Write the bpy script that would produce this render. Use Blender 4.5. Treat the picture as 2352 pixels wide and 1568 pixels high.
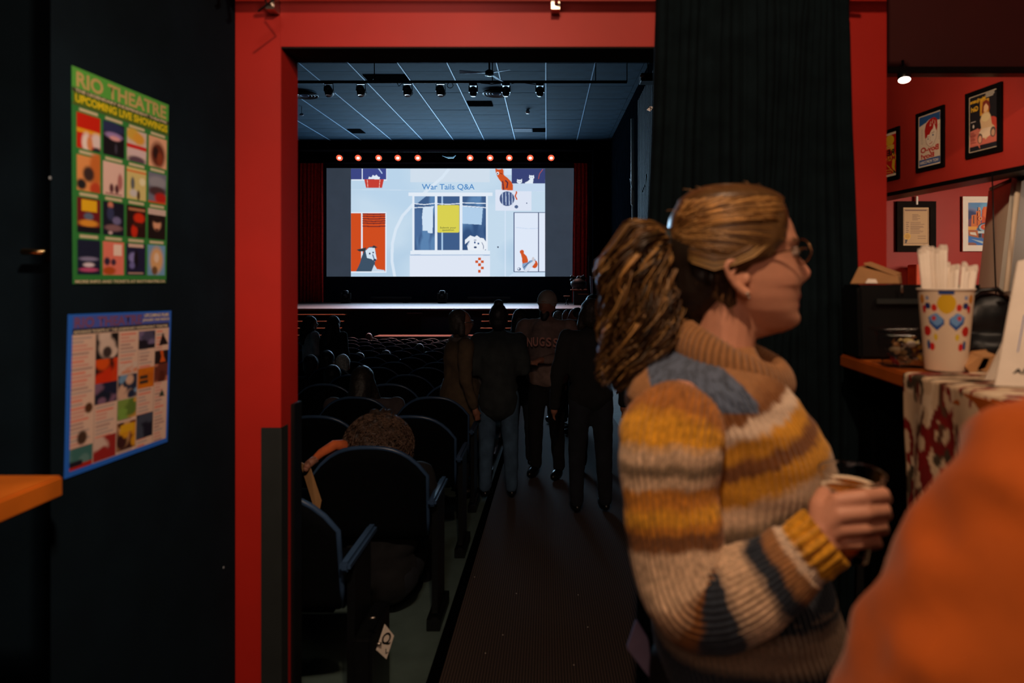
import bpy, bmesh, math, random
import numpy as np
from mathutils import Vector, Matrix, Euler, noise
for o in list(bpy.data.objects): bpy.data.objects.remove(o)
random.seed(4); rng = np.random.default_rng(7)
PI = math.pi; V = Vector
C = bpy.context.scene.collection
SC = bpy.context.scene
F, CX, CY, HC = 1568.0, 1255.0, 650.0, 1.55        # focal length and vanishing point in photo pixels, eye height
def P(px, py, Y): return V(((px-CX)/F*Y, Y, HC-(py-CY)/F*Y))
def srgb(r, g, b):
    f = lambda c: (c/255/12.92) if c <= 10 else ((c/255+.055)/1.055)**2.4
    return (f(r), f(g), f(b), 1)
# ---------------------------------------------------------------- camera, world, lights
cam = bpy.data.cameras.new('camera'); co = bpy.data.objects.new('camera', cam); C.objects.link(co)
co.location = (0, 0, HC); co.rotation_euler = (PI/2, 0, 0)
cam.sensor_width = 36; cam.lens = F/2352*36; cam.shift_x = -(CX-1176)/2352; cam.shift_y = -(784-CY)/2352
cam.clip_start = .05; cam.clip_end = 80
cam.dof.use_dof = True; cam.dof.focus_distance = 16; cam.dof.aperture_fstop = 3.2
SC.camera = co
w = bpy.data.worlds.new('World'); SC.world = w; w.use_nodes = True
w.node_tree.nodes['Background'].inputs[0].default_value = (.2, .35, .5, 1); w.node_tree.nodes['Background'].inputs[1].default_value = .004
SC.view_settings.view_transform = 'Standard'; SC.view_settings.look = 'None'; SC.view_settings.gamma = 1
SC.view_settings.use_curve_mapping = False; SC.view_settings.exposure = 0
def lamp(name, kind, loc, energy, col, size=.1, target=None, angle=None, blend=.5, sy=None):
    l = bpy.data.lights.new(name, kind); l.energy = energy; l.color = col
    if kind == 'AREA':
        l.size = size
        if sy: l.shape = 'RECTANGLE'; l.size_y = sy
    else: l.shadow_soft_size = size
    if kind == 'SPOT': l.spot_size = math.radians(angle); l.spot_blend = blend
    o = bpy.data.objects.new(name, l); C.objects.link(o); o.location = loc
    if target is not None: o.rotation_euler = (V(target)-V(loc)).to_track_quat('-Z', 'Y').to_euler()
    return o
WARM = (1, .66, .42)
lamp('lobby_key_light', 'SPOT', (.05, .2, 2.88), 72, WARM, .035, (.1, 2.0, 1.7), 150, .6)
lamp('lobby_fill_light', 'AREA', (-.2, -1.4, 2.7), 14, (1, .62, .45), 1.2, (.4, 1.4, 1.2))
lamp('counter_light', 'SPOT', (1.45, .9, 2.6), 22, (1, .7, .48), .1, (1.05, 1.45, 1.3), 70, .8)
lamp('track_spot_light', 'SPOT', (1.21, 2.29, 2.19), 7.5, (1, .72, .5), .025, (1.64, 3.0, 1.95), 140, .9)
lamp('soffit_back_fill', 'POINT', (1.2, 2.62, 2.75), 3, (1, .62, .45), .15)  # added soft fill behind the upper wall; no lamp hangs there
lamp('back_room_light', 'AREA', (2.75, 2.8, 1.9), 12, (1, .78, .6), .4, (2.3, 4.1, 1.6))
lamp('added_poster_fill', 'SPOT', (-.1, .3, 2.8), 85, (1, .74, .55), .08, (-.93, 1.5, 1.36), 46, .9)  # added spot that brightens the left posters; no fixture belongs to it
lamp('doorway_light', 'SPOT', (-.25, .6, 2.5), 30, (1, .88, .78), .1, (-1.0, 5.5, .5), 58, .9)
lamp('added_ambient_fill', 'AREA', (-3.5, 12.5, 6.0), 14, (.5, .75, 1), 4, (-3.5, 13, 0))  # added dim fill for seat backs and heads, an unseen source
lamp('stage_wash_light', 'AREA', (-3.8, 25.2, 6.4), 300, (1, .5, .4), 9, (-3.8, 21.6, .8), sy=.5).data.spread = math.radians(75)
lamp('stage_centre_light', 'SPOT', (-3.0, 19.5, 6.3), 350, (.5, .58, 1), .3, (-2.9, 22.0, .8), 34, 1)
lamp('screen_light', 'AREA', (-4.0, 27.9, 4.1), 950, (.42, .72, 1), 7.6, (-4.0, 20, 4.4), sy=4).data.spread = math.radians(125)

# ---------------------------------------------------------------- materials
MC = {}
def mat(name, col, rough=.6, var=.15, scale=20, bump=0, metal=0, emit=0, spec=.5, trans=0, ior=1.45, attr=None, sheen=0, coat=0):
    if name in MC: return MC[name]
    m = bpy.data.materials.new(name); m.use_nodes = True; MC[name] = m
    nt = m.node_tree; b = nt.nodes['Principled BSDF']; L = nt.links.new
    b.inputs['Roughness'].default_value = rough; b.inputs['Metallic'].default_value = metal
    b.inputs['Specular IOR Level'].default_value = spec; b.inputs['IOR'].default_value = ior
    b.inputs['Transmission Weight'].default_value = trans; b.inputs['Sheen Weight'].default_value = sheen
    b.inputs['Coat Weight'].default_value = coat
    c = srgb(*col) if len(col) == 3 else col
    if attr:
        a = nt.nodes.new('ShaderNodeAttribute'); a.attribute_name = attr; out = a.outputs['Color']
    else:
        tc = nt.nodes.new('ShaderNodeTexCoord'); n = nt.nodes.new('ShaderNodeTexNoise')
        n.inputs['Scale'].default_value = scale; n.inputs['Detail'].default_value = 4; L(tc.outputs['Object'], n.inputs['Vector'])
        r = nt.nodes.new('ShaderNodeValToRGB'); L(n.outputs['Fac'], r.inputs['Fac'])
        r.color_ramp.elements[0].position = .3; r.color_ramp.elements[1].position = .7
        r.color_ramp.elements[0].color = tuple(x*(1-var) for x in c[:3])+(1,)
        r.color_ramp.elements[1].color = tuple(min(1, x*(1+var)) for x in c[:3])+(1,)
        out = r.outputs['Color']
        if bump:
            bp = nt.nodes.new('ShaderNodeBump'); bp.inputs['Strength'].default_value = bump; bp.inputs['Distance'].default_value = .01
            L(n.outputs['Fac'], bp.inputs['Height']); L(bp.outputs['Normal'], b.inputs['Normal'])
    L(out, b.inputs['Base Color'])
    if emit:
        L(out, b.inputs['Emission Color']); b.inputs['Emission Strength'].default_value = emit
    return m
M = dict(
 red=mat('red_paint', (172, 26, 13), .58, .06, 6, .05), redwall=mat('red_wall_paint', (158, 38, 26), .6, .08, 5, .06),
 dkred=mat('shaded_red_paint', (62, 12, 14), .7, .08, 5, .05), black=mat('black_paint', (12, 24, 33), .95, .15, 8, .05, spec=.08),
 blk2=mat('black_plastic', (14, 16, 18), .35, .1, 10), guard=mat('charcoal_guard', (34, 38, 38), .5, .1, 12),
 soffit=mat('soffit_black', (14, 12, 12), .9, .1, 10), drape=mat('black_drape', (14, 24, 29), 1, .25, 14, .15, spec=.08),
 audw=mat('auditorium_wall_paint', (5, 8, 12), 1, .2, 3, .05, spec=0, ior=1.001), tile=mat('ceiling_tile_paint', (26, 46, 60), .9, .4, 1.3, .05, ior=1.15),
 runner=mat('ceiling_runner_metal', (120, 150, 178), .6, .1, 10, spec=.3), dark=mat('void_black', (5, 6, 7), 1, .1, 10, spec=0, ior=1.001),
 wood=mat('varnished_wood', (170, 86, 26), .35, .25, 9, .03), steel=mat('satin_steel', (190, 180, 170), .3, .05, 20, metal=1),
 brass=mat('gold_metal', (220, 190, 140), .25, .05, 20, metal=1), rodm=mat('rod_black_metal', (20, 18, 18), .4, .1, 10, metal=.6),
 stage=mat('stage_boards', (88, 68, 64), .65, .12, 4, .02), conc=mat('bare_concrete', (84, 104, 100), .8, .15, 8, .05),
 seatb=mat('seat_upholstery', (4, 6, 9), .95, .15, 30, .1, spec=.1), rim=mat('seat_plastic_lit_blue', (46, 68, 98), .3, .1, 12),
 white=mat('white_paint', (225, 215, 200), .5, .05, 8), cream=mat('cream_board', (236, 212, 184), .55, .05, 5),
 yellow=mat('yellow_paint', (214, 160, 20), .5, .06, 5), paper=mat('white_paper', (228, 216, 202), .7, .05, 30, .03),
 kraft=mat('kraft_paper', (176, 130, 84), .7, .1, 20, .05), clear=mat('clear_plastic', (240, 240, 240), .03, 0, 5, trans=1, ior=1.25),
 beer=mat('amber_beer', (235, 140, 24), .08, .03, 5, trans=.45, ior=1.33), foam=mat('beer_foam', (240, 220, 190), .8, .05, 90),
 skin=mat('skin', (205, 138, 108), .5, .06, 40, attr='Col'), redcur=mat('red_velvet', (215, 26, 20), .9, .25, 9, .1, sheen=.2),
 attr=mat('printed_ink', (1, 1, 1), .55, attr='Col'), glow=mat('lamp_glow', (255, 225, 205), .5, .02, 5, emit=14),
 halo=mat('lamp_lens_warm', (235, 96, 66), .5, .02, 5, emit=.8), exit=mat('exit_red', (255, 20, 30), .5, .02, 5, emit=1.3),
 trunkl=mat('pale_conduit', (130, 140, 150), .5, .1, 8))
# ---------------------------------------------------------------- helpers
def link(name, me, m=None, parent=None, smooth=False):
    o = bpy.data.objects.new(name, me); C.objects.link(o)
    if m is not None:
        for x in (m if isinstance(m, (list, tuple)) else [m]): me.materials.append(x)
    if parent is not None: o.parent = parent
    if smooth and len(me.polygons): me.polygons.foreach_set('use_smooth', [True]*len(me.polygons))
    return o
def tag(o, label=None, cat=None, group=None, kind=None):
    if label: o['label'] = label
    if cat: o['category'] = cat
    if group: o['group'] = group
    if kind: o['kind'] = kind
    return o
def thing(name, label, cat, loc=(0, 0, 0), group=None, rz=0):
    o = bpy.data.objects.new(name, None); C.objects.link(o); o.location = loc; o.rotation_euler = (0, 0, rz)
    o.empty_display_size = .05
    return tag(o, label, cat, group)
def local(parent, pts):
    M_ = Matrix.LocRotScale(parent.location, parent.rotation_euler, parent.scale).inverted()
    return [M_ @ V(p) for p in pts]
def mesh(vs, fs):
    me = bpy.data.meshes.new('m'); me.from_pydata([tuple(v) for v in vs], [], fs); me.update(); return me
class MB:
    """collects simple solids; coordinates are world, made local to the parent when built"""
    def __init__(s): s.v = []; s.f = []; s.mi = []
    def add(s, vs, fs, mi=0):
        n = len(s.v); s.v += [V(v) for v in vs]; s.f += [tuple(i+n for i in f) for f in fs]; s.mi += [mi]*len(fs); return s
    def box(s, a, b, mi=0):
        x0, y0, z0 = a; x1, y1, z1 = b
        return s.add([(x0,y0,z0),(x1,y0,z0),(x1,y1,z0),(x0,y1,z0),(x0,y0,z1),(x1,y0,z1),(x1,y1,z1),(x0,y1,z1)],
                     [(3,2,1,0),(4,5,6,7),(0,1,5,4),(1,2,6,5),(2,3,7,6),(3,0,4,7)], mi)
    def hexa(s, p8, mi=0): return s.add(p8, [(3,2,1,0),(4,5,6,7),(0,1,5,4),(1,2,6,5),(2,3,7,6),(3,0,4,7)], mi)
    def slab(s, q, off, mi=0):        # quad q (4 points) extruded by vector off
        q = [V(p) for p in q]; return s.hexa(q+[p+V(off) for p in q], mi)
    def tube(s, pts, rs, n=10, mi=0, cap=True, flat=1):
        pts = [V(p) for p in pts]; k = len(pts)
        if not hasattr(rs, '__len__'): rs = [rs]*k
        vs = []; fs = []
        ref = None
        for i in range(k):
            d = (pts[min(i+1, k-1)]-pts[max(i-1, 0)]).normalized()
            if ref is None:
                ref = d.orthogonal().normalized() if abs(d.z) > .9 else V((0, 0, 1))
            a = (ref-d*ref.dot(d)).normalized(); bb = d.cross(a); ref = a
            for j in range(n):
                t = 2*PI*j/n; vs.append(pts[i]+(a*math.cos(t)*flat+bb*math.sin(t))*rs[i])
        for i in range(k-1):
            for j in range(n): fs.append((i*n+j, i*n+(j+1) % n, (i+1)*n+(j+1) % n, (i+1)*n+j))
        if cap: fs.append(tuple(range(n-1, -1, -1))); fs.append(tuple((k-1)*n+j for j in range(n)))
        return s.add(vs, fs, mi)
    def lathe(s, prof, c=(0, 0, 0), n=24, mi=0, rot=None, cap=True):
        vs = []; fs = []; k = len(prof)
        for r, z in prof:
            for j in range(n):
                p = V((r*math.cos(2*PI*j/n), r*math.sin(2*PI*j/n), z))
                if rot is not None: p = rot @ p
                vs.append(p+V(c))
        for i in range(k-1):
            for j in range(n): fs.append((i*n+j, i*n+(j+1) % n, (i+1)*n+(j+1) % n, (i+1)*n+j))
        if cap:
            if prof[0][0] > 1e-5: fs.append(tuple(range(n-1, -1, -1)))
            if prof[-1][0] > 1e-5: fs.append(tuple((k-1)*n+j for j in range(n)))
        return s.add(vs, fs, mi)
    def ell(s, c, r, n=14, mi=0, rot=None):
        vs = []; fs = []; R = rot or Matrix.Identity(3); m_ = n//2+1
        for i in range(m_+1):
            ph = PI*i/m_
            for j in range(n):
                t = 2*PI*j/n; vs.append(V(c)+R @ V((r[0]*math.sin(ph)*math.cos(t), r[1]*math.sin(ph)*math.sin(t), r[2]*math.cos(ph))))
        for i in range(m_):
            for j in range(n): fs.append((i*n+j, (i+1)*n+j, (i+1)*n+(j+1) % n, i*n+(j+1) % n))
        return s.add(vs, fs, mi)
    def cap(s, a, b, ra, rb, n=12):   # tapered capsule
        a, b = V(a), V(b); s.tube([a, b], [ra, rb], n); s.ell(a, (ra,)*3, n); s.ell(b, (rb,)*3, n); return s
    def chain(s, pts, rs, n=12):
        for i in range(len(pts)-1): s.cap(pts[i], pts[i+1], rs[i], rs[i+1], n)
        return s
    def build(s, name, m, parent=None, smooth=False, bevel=0):
        vs = local(parent, s.v) if parent is not None else s.v
        me = mesh(vs, s.f); me.polygons.foreach_set('material_index', s.mi)
        if bevel:
            bm = bmesh.new(); bm.from_mesh(me); bmesh.ops.remove_doubles(bm, verts=bm.verts, dist=1e-5)
            bmesh.ops.bevel(bm, geom=[e for e in bm.edges if len(e.link_faces) == 2 and e.calc_face_angle(0) > .5], offset=bevel, segments=2, affect='EDGES')
            bm.to_mesh(me); bm.free()
        return link(name, me, m, parent, smooth)
    def remesh(s, name, m, parent=None, voxel=.01, smooth=2, disp=None, tint=None):
        vs = local(parent, s.v) if parent is not None else s.v
        me = mesh(vs, s.f); o = link('tmp', me)
        r = o.modifiers.new('r', 'REMESH'); r.mode = 'VOXEL'; r.voxel_size = voxel
        if smooth: sm = o.modifiers.new('s', 'SMOOTH'); sm.factor = .6; sm.iterations = smooth
        me2 = bpy.data.meshes.new_from_object(o.evaluated_get(bpy.context.evaluated_depsgraph_get()))
        bpy.data.objects.remove(o); bpy.data.meshes.remove(me)
        wm = Matrix.LocRotScale(parent.location, parent.rotation_euler, parent.scale) if parent is not None else Matrix.Identity(4)
        if disp:
            me2.update()
            nv = [(v.co.copy(), v.normal.copy()) for v in me2.vertices]
            for v, (c_, n_) in zip(me2.vertices, nv): v.co = c_+n_*disp(wm @ c_)
        me2.materials.clear()
        if tint: colors(me2, [tint(wm @ v.co) for v in me2.vertices])
        return link(name, me2, m, parent, True)
def colors(me, cols):
    a = me.color_attributes.new('Col', 'FLOAT_COLOR', 'POINT')
    a.data.foreach_set('color', np.asarray(cols, dtype=np.float32).reshape(-1))
def st(name, m, mb, bevel=0, parent=None): return tag(mb.build(name, m, parent, bevel=bevel), kind='structure')
def grid(name, nu, nv, fn, m, parent=None, smooth=True, cols=None, closed=False):
    """fn(i/nu', j/nv') -> world point; nu x nv vertices"""
    vs = [fn(i/(nu if closed else nu-1), j/(nv-1)) for j in range(nv) for i in range(nu)]
    if parent is not None: vs = local(parent, vs)
    k = nu if closed else nu-1
    fs = [(j*nu+i, j*nu+(i+1) % nu, (j+1)*nu+(i+1) % nu, (j+1)*nu+i) for j in range(nv-1) for i in range(k)]
    me = mesh(vs, fs)
    if cols is not None: colors(me, cols)
    return link(name, me, m, parent, smooth)
# ---- painter: a numpy raster that becomes vertex colour on a fine flat grid (flat print only)
class Paint:
    def __init__(s, w, h, W, H, bg):          # w,h logical size (y down); W,H samples
        s.w, s.h, s.W, s.H = w, h, W, H
        s.a = np.zeros((H, W, 3)); s.a[:] = srgb(*bg)[:3]
        s.X, s.Y = np.meshgrid((np.arange(W))/(W-1)*w, (np.arange(H))/(H-1)*h)
    def put(s, m, col):
        c = np.array(srgb(*col)[:3]); m = m[..., None]; s.a = s.a*(1-m)+c*m
    def rect(s, x0, y0, x1, y1, col): s.put(((s.X >= x0)&(s.X <= x1)&(s.Y >= y0)&(s.Y <= y1)).astype(float), col)
    def ell(s, x, y, rx, ry, col, soft=0):
        d = np.sqrt(((s.X-x)/rx)**2+((s.Y-y)/ry)**2)
        s.put(np.clip((1-d)/max(soft, 1e-6)+.5, 0, 1) if soft else (d < 1).astype(float), col)
    def poly(s, pts, col):
        ins = np.zeros(s.X.shape, bool); n = len(pts)
        for i in range(n):
            x0, y0 = pts[i]; x1, y1 = pts[(i+1) % n]
            if y0 == y1: continue
            c = ((y0 > s.Y) != (y1 > s.Y)) & (s.X < (x1-x0)*(s.Y-y0)/(y1-y0)+x0); ins ^= c
        s.put(ins.astype(float), col)
    def line(s, pts, wd, col):
        d = np.full(s.X.shape, 1e9)
        for (x0, y0), (x1, y1) in zip(pts[:-1], pts[1:]):
            dx, dy = x1-x0, y1-y0; L2 = dx*dx+dy*dy+1e-9
            t = np.clip(((s.X-x0)*dx+(s.Y-y0)*dy)/L2, 0, 1); d = np.minimum(d, np.hypot(s.X-x0-t*dx, s.Y-y0-t*dy))
        s.put((d < wd/2).astype(float), col)
    def blotch(s, x0, y0, x1, y1, cols, n=14, seed=0, r=.3):
        g = np.random.default_rng(seed); wv, hv = x1-x0, y1-y0; keep = s.a.copy()
        for k in range(n):
            c = cols[g.integers(len(cols))]; rr = (.3+g.random())*r
            s.ell(x0+g.random()*wv, y0+g.random()*hv, wv*rr, hv*rr, c, .5)
        m = ((s.X >= x0)&(s.X <= x1)&(s.Y >= y0)&(s.Y <= y1))[..., None]; s.a = np.where(m, s.a, keep)
    def lines(s, x0, y0, x1, y1, n, col, seed=0, fill=.5):
        g = np.random.default_rng(seed); st_ = (y1-y0)/n
        for k in range(n): s.rect(x0, y0+k*st_, x0+(x1-x0)*(.55+.45*g.random()), y0+(k+fill)*st_, col)
    def blur(s, k):
        a = s.a
        for _ in range(k):
            a = (a+np.roll(a, 1, 0)+np.roll(a, -1, 0)+np.roll(a, 1, 1)+np.roll(a, -1, 1))/5
        s.a = a
    def sheet(s, name, tl, tr, bl, m, parent=None, mirror=False):
        tl, tr, bl = V(tl), V(tr), V(bl)
        a = s.a[:, ::-1] if mirror else s.a
        cols = np.concatenate([a.reshape(-1, 3), np.ones((s.W*s.H, 1))], 1)
        return grid(name, s.W, s.H, lambda u, v: tl+(tr-tl)*u+(bl-tl)*v, m, parent, False, cols)
def text(name, s, tl, xd, dd, m, width=None, height=None, parent=None, mirror=False, bold=0, depth=.0006, align='L'):
    """lettering: tl = top-left of the word's box, xd = unit reading direction, dd = unit downwards"""
    cu = bpy.data.curves.new('t', 'FONT'); cu.body = s; cu.size = 1; cu.offset = bold; cu.resolution_u = 3
    o = bpy.data.objects.new('t', cu); C.objects.link(o)
    me = bpy.data.meshes.new_from_object(o.evaluated_get(bpy.context.evaluated_depsgraph_get()))
    bpy.data.objects.remove(o)
    co_ = np.array([v.co[:2] for v in me.vertices]); lo = co_.min(0); hi = co_.max(0); sz = hi-lo
    sx = width/sz[0] if width else height/sz[1]; sy = height/sz[1] if height else sx
    xd, dd, tl = V(xd).normalized(), V(dd).normalized(), V(tl); nrm = xd.cross(dd)
    pts = []
    for x, y in co_:
        u = (x-lo[0])*sx; v = (hi[1]-y)*sy
        if mirror: u = sz[0]*sx-u
        pts.append(tl+xd*u+dd*v)
    if parent is not None: pts = local(parent, pts)
    for v, p in zip(me.vertices, pts): v.co = p
    me.materials.clear(); return link(name, me, m, parent)
def ink(name, c, emit=0): return mat('ink_'+name, c, .6, .03, 20, emit=emit)
def fz(Y): return 0 if Y < 2.2 else -.05*(Y-2.2)
# ================================================================ SETTING
XL = lambda Y: -.912+.0925*(Y-2)                  # the left black wall's line
# lobby
st('floor', M['black'], MB().box((-3, -3, -.1), (4.2, 2.14, 0)))
st('ceiling', M['black'], MB().box((-3, -3, 3.0), (4.2, 2.0, 3.1)))
st('wall_back', M['redwall'], MB().box((-3, -3.1, 0), (4.2, -3, 3.0)))
a, b = 1.34, 2.0
st('wall_left', M['black'], MB().hexa([(XL(a), a, 0), (XL(b), b, 0), (XL(b)-.14, b+.05, 0), (XL(a)-.02, a+.25, 0),
                                       (XL(a), a, 3), (XL(b), b, 3), (XL(b)-.14, b+.05, 3), (XL(a)-.02, a+.25, 3)]))
st('wall_outer', M['black'], MB().box((-3.1, -3, 0), (-3.0, 2.14, 3)))
d1 = thing('door_1', None, None, (-1.5, 1.62, 0)); d1['kind'] = 'structure'; del_ = None
MB().box((-2.99, 1.6, 0), (XL(a)-.03, 1.66, 3)).build('door_panel', M['black'], d1)
hp = P(52, 578, 1.56)
hb = MB().tube([hp, hp+V((.055, 0, -.001))], .0075, 10).tube([hp+V((.045, 0, 0)), hp+V((.045, .05, -.004))], .009, 10)
hb.lathe([(.02, 0), (.02, .008)], hp+V((.045, .034, -.004)), 14, rot=Matrix.Rotation(-PI/2, 3, 'X'))
tag(hb.build('door_handle', M['brass'], d1, True), 'pale metal lever handle')
# red door frame: front faces at Y=2.0, reveal to 2.14
XA, XB, ZT = (645-CX)/F*2, .83, 1.55+543/F*2
st('trim_1', M['red'], MB().box((-.912, 2.0, 0), (XA, 2.137, 2.9)), .0015)
st('trim_2', M['red'], MB().box((XA+.0002, 2.0, ZT), (XB-.0002, 2.137, 2.9)))
MB().box((XA, 2.003, ZT-.004), (XB, 2.137, ZT)).build('soffit_board', M['soffit'], bpy.data.objects['trim_2'])
st('trim_3', M['red'], MB().box((XB, 2.0, 1.45), ((2037-CX)/F*2, 2.137, 2.9)), .0015)
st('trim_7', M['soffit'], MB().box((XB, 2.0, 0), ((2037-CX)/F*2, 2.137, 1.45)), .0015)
st('wall_lintel', M['black'], MB().box((-.912, 2.0, 2.9), (.997, 2.137, 3.0)))
g0, g1 = P(600, 982, 1.996), P(640, 982, 1.996)
gz = g0.z
t4 = MB().box((g0.x, 1.994, 0), (XA+.004, 2.0, gz)).box((XA, 1.994, 0), (XA+.004, 2.047, gz))
tag(t4.build('corner_guard', M['guard'], None, bevel=.001), 'charcoal corner guard low on the left jamb of the red door frame', 'corner guard')
tag(MB().box((XA, 2.075, 0), (XA+.012, 2.139, gz+.055)).build('door_stop_strip', M['blk2'], None, bevel=.002), 'thin black strip low on the inner reveal of the red door frame', 'door stop')
# curtain rod above the opening, its hooks and wall brackets
rod = thing('curtain_rod', 'black curtain rod across the top of the red door frame', 'curtain rod', (0, 1.86, 2.40))
MB().tube([(-1.02, 1.86, 2.40), (.97, 1.86, 2.40)], .0155, 14).build('rod', M['rodm'], rod, True)
for x in (618, 1276, 1930):
    q = P(x, 2, 1.95); q.y = 1.93; q.z = 2.345
    MB().box((q.x-.012, 1.955, q.z-.01), (q.x+.012, 2.0, q.z+.1)).tube([(q.x, 1.97, q.z), (q.x+.01, 1.86, 2.375)], .006, 8).build('bracket', M['steel'], rod)
for k in range(3):
    x = -.86-.035*k; MB().tube([(x, 1.86, 2.385), (x+.005, 1.865, 2.345), (x-.003, 1.86, 2.33)], .005, 6).build('hook', M['rodm'], rod)
q = P(618, 5, 1.84); MB().tube([q+V((0, 0, .06)), q+V((.03, 0, .02)), q+V((-.03, 0, -.025))], .003, 6).build('hook', M['rodm'], rod)
# black drape
def drape_fn(xl0, xl1, xr, Y, z0, z1, folds, amp, seed=0):
    def fn(u, v):
        z = z1+(z0-z1)*v
        xl = xl0+(xl1-xl0)*v; x = xl+(xr-xl)*u
        top = math.exp(-v*9)
        ph = 2*PI*folds*(u+.018*math.sin(7*u+3*v+seed)+.03*v*math.sin(3*u))
        y = Y+amp*(math.sin(ph)*(.75+.35*math.sin(5.1*u+seed))+.35*math.sin(2.3*ph+1.3))*(1-.45*top)+.012*math.sin(4*v+9*u)
        x += .010*math.cos(ph)+.006*math.sin(9*v+11*u)
        if v < .25: y += .012*noise.noise(V((u*9, v*22, seed)))*(1-v*4); z -= .02*abs(math.sin(PI*u*4.5))*math.exp(-v*40)
        return V((x, y, z))
    return fn
cur = thing('black_curtain', 'black pleated curtain gathered at the right of the doorway behind the woman', 'curtain', (.55, 1.9, 0))
c_l, c_r = (1514-CX)/F*1.9, (1955-CX)/F*1.9
fnc = drape_fn(c_l, (1440-CX)/F*1.9, c_r, 1.90, .02, 2.365, 19, .02, 1)
cl = grid('cloth', 420, 120, fnc, M['drape'], cur)
sm = cl.modifiers.new('t', 'SOLIDIFY'); sm.thickness = .003
for k in range(9):
    x = c_l+.02+(c_r-c_l-.04)*k/8
    MB().tube([(x, 1.87, 2.415), (x+.004, 1.842, 2.40), (x, 1.87, 2.382), (x, 1.885, 2.35)], .0022, 6).build('hook', M['steel'], cur, True)
# ---- right hand side of the lobby: raised beam, rail, poster wall and the room under it, a mirror reflection built as solid walls
st('wall_upper', M['dkred'], MB().box((1.0, 2.30, 2.262), (3.9, 2.36, 3.0)))  # the red wall going on up; its shade is put into a darker red
rl = tag(MB().box((1.0, 2.255, 2.243), (3.9, 2.30, 2.266)).build('track_rail', M['rodm'], None, bevel=.002), 'long black lighting track under the dark red upper wall', 'track')
ln = P(2077, 180, 2.26); tl_ = thing('track_spotlight', 'small round lit spotlight under the black lighting track at right', 'spotlight', ln)
rt = Matrix.Rotation(.1, 3, 'Y') @ Matrix.Rotation(-.30, 3, 'X')
MB().lathe([(.010, .024), (.020, .018), (.020, -.004), (.0185, -.006)], ln, 20, rot=rt).build('housing', M['blk2'], tl_, True)
MB().lathe([(.0178, -.0062), (.0, -.0064)], ln, 20, rot=rt, cap=False).build('lens', M['glow'], tl_)
MB().tube([ln+V((0, 0, .025)), ln+V((0, .01, .062))], .005, 8).build('stem', M['blk2'], tl_)
def BW(px, z=None, off=0):      # point on the slanting poster wall under photo column px
    k = (px-CX)/F; Y = (1.602+.15*3.2)/(k+.15); X = k*Y; n = V((1, .15, 0)).normalized()
    return V((X, Y, z if z is not None else 0))-n*off
zb = 1.966
A0 = V((1.602-.15*.85, 4.05, 0)); A1 = V((1.602+.15*1.8, 1.4, 0)); nb = V((1, .15, 0)).normalized()*.10
st('wall_right', M['redwall'], MB().hexa([A0+V((0,0,zb)), A1+V((0,0,zb)), A1+nb+V((0,0,zb)), A0+nb+V((0,0,zb)), A0+V((0,0,3)), A1+V((0,0,3)), A1+nb+V((0,0,3)), A0+nb+V((0,0,3))]))
st('trim_4', M['rodm'], MB().hexa([A0-nb*.1+V((0,0,zb-.012)), A1-nb*.1+V((0,0,zb-.012)), A1+nb+V((0,0,zb-.012)), A0+nb+V((0,0,zb-.012)), A0-nb*.1+V((0,0,zb+.006)), A1-nb*.1+V((0,0,zb+.006)), A1+nb+V((0,0,zb+.006)), A0+nb+V((0,0,zb+.006))]))
st('wall_rear', M['redwall'], MB().box((.99, 4.10, -.3), (4.2, 4.2, 3.0)))
st('wall_side', M['black'], MB().box((.99, 2.14, -.4), (1.03, 4.1, 3.0)))
st('wall_far', M['redwall'], MB().box((4.2, -3, 0), (4.3, 4.2, 3)))
st('floor_rear', M['black'], MB().box((1.03, 2.14, -.1), (4.2, 4.1, 0)))
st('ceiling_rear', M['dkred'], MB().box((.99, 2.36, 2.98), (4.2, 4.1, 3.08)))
yb = MB().hexa([P(2258, 404, 3.9), P(2480, 404, 3.9), P(2480, 398, 3.2), P(2290, 398, 3.2), P(2258, 372, 3.9), P(2480, 372, 3.9), P(2480, 366, 3.2), P(2290, 366, 3.2)])
st('trim_5', M['yellow'], yb)
mp = P(2107, 458, 4.07); tag(MB().box(mp-V((.006, .0, .03)), mp+V((.006, .03, .02))).build('door_sensor', M['white'], None, bevel=.002), 'tiny white sensor above the framed certificate', 'sensor')
cvp = P(2195, 418, 3.6)
cv = thing('ceiling_speaker', 'small grey flat speaker hanging under the black trim of the poster wall', 'speaker', cvp)
MB().box(cvp-V((.06, .06, .006)), cvp+V((.06, .06, .006))).build('body', M['steel'], cv, bevel=.003); MB().box(cvp+V((-.01, -.01, .006)), cvp+V((.01, .01, .2))).build('mount', M['blk2'], cv)

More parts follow.
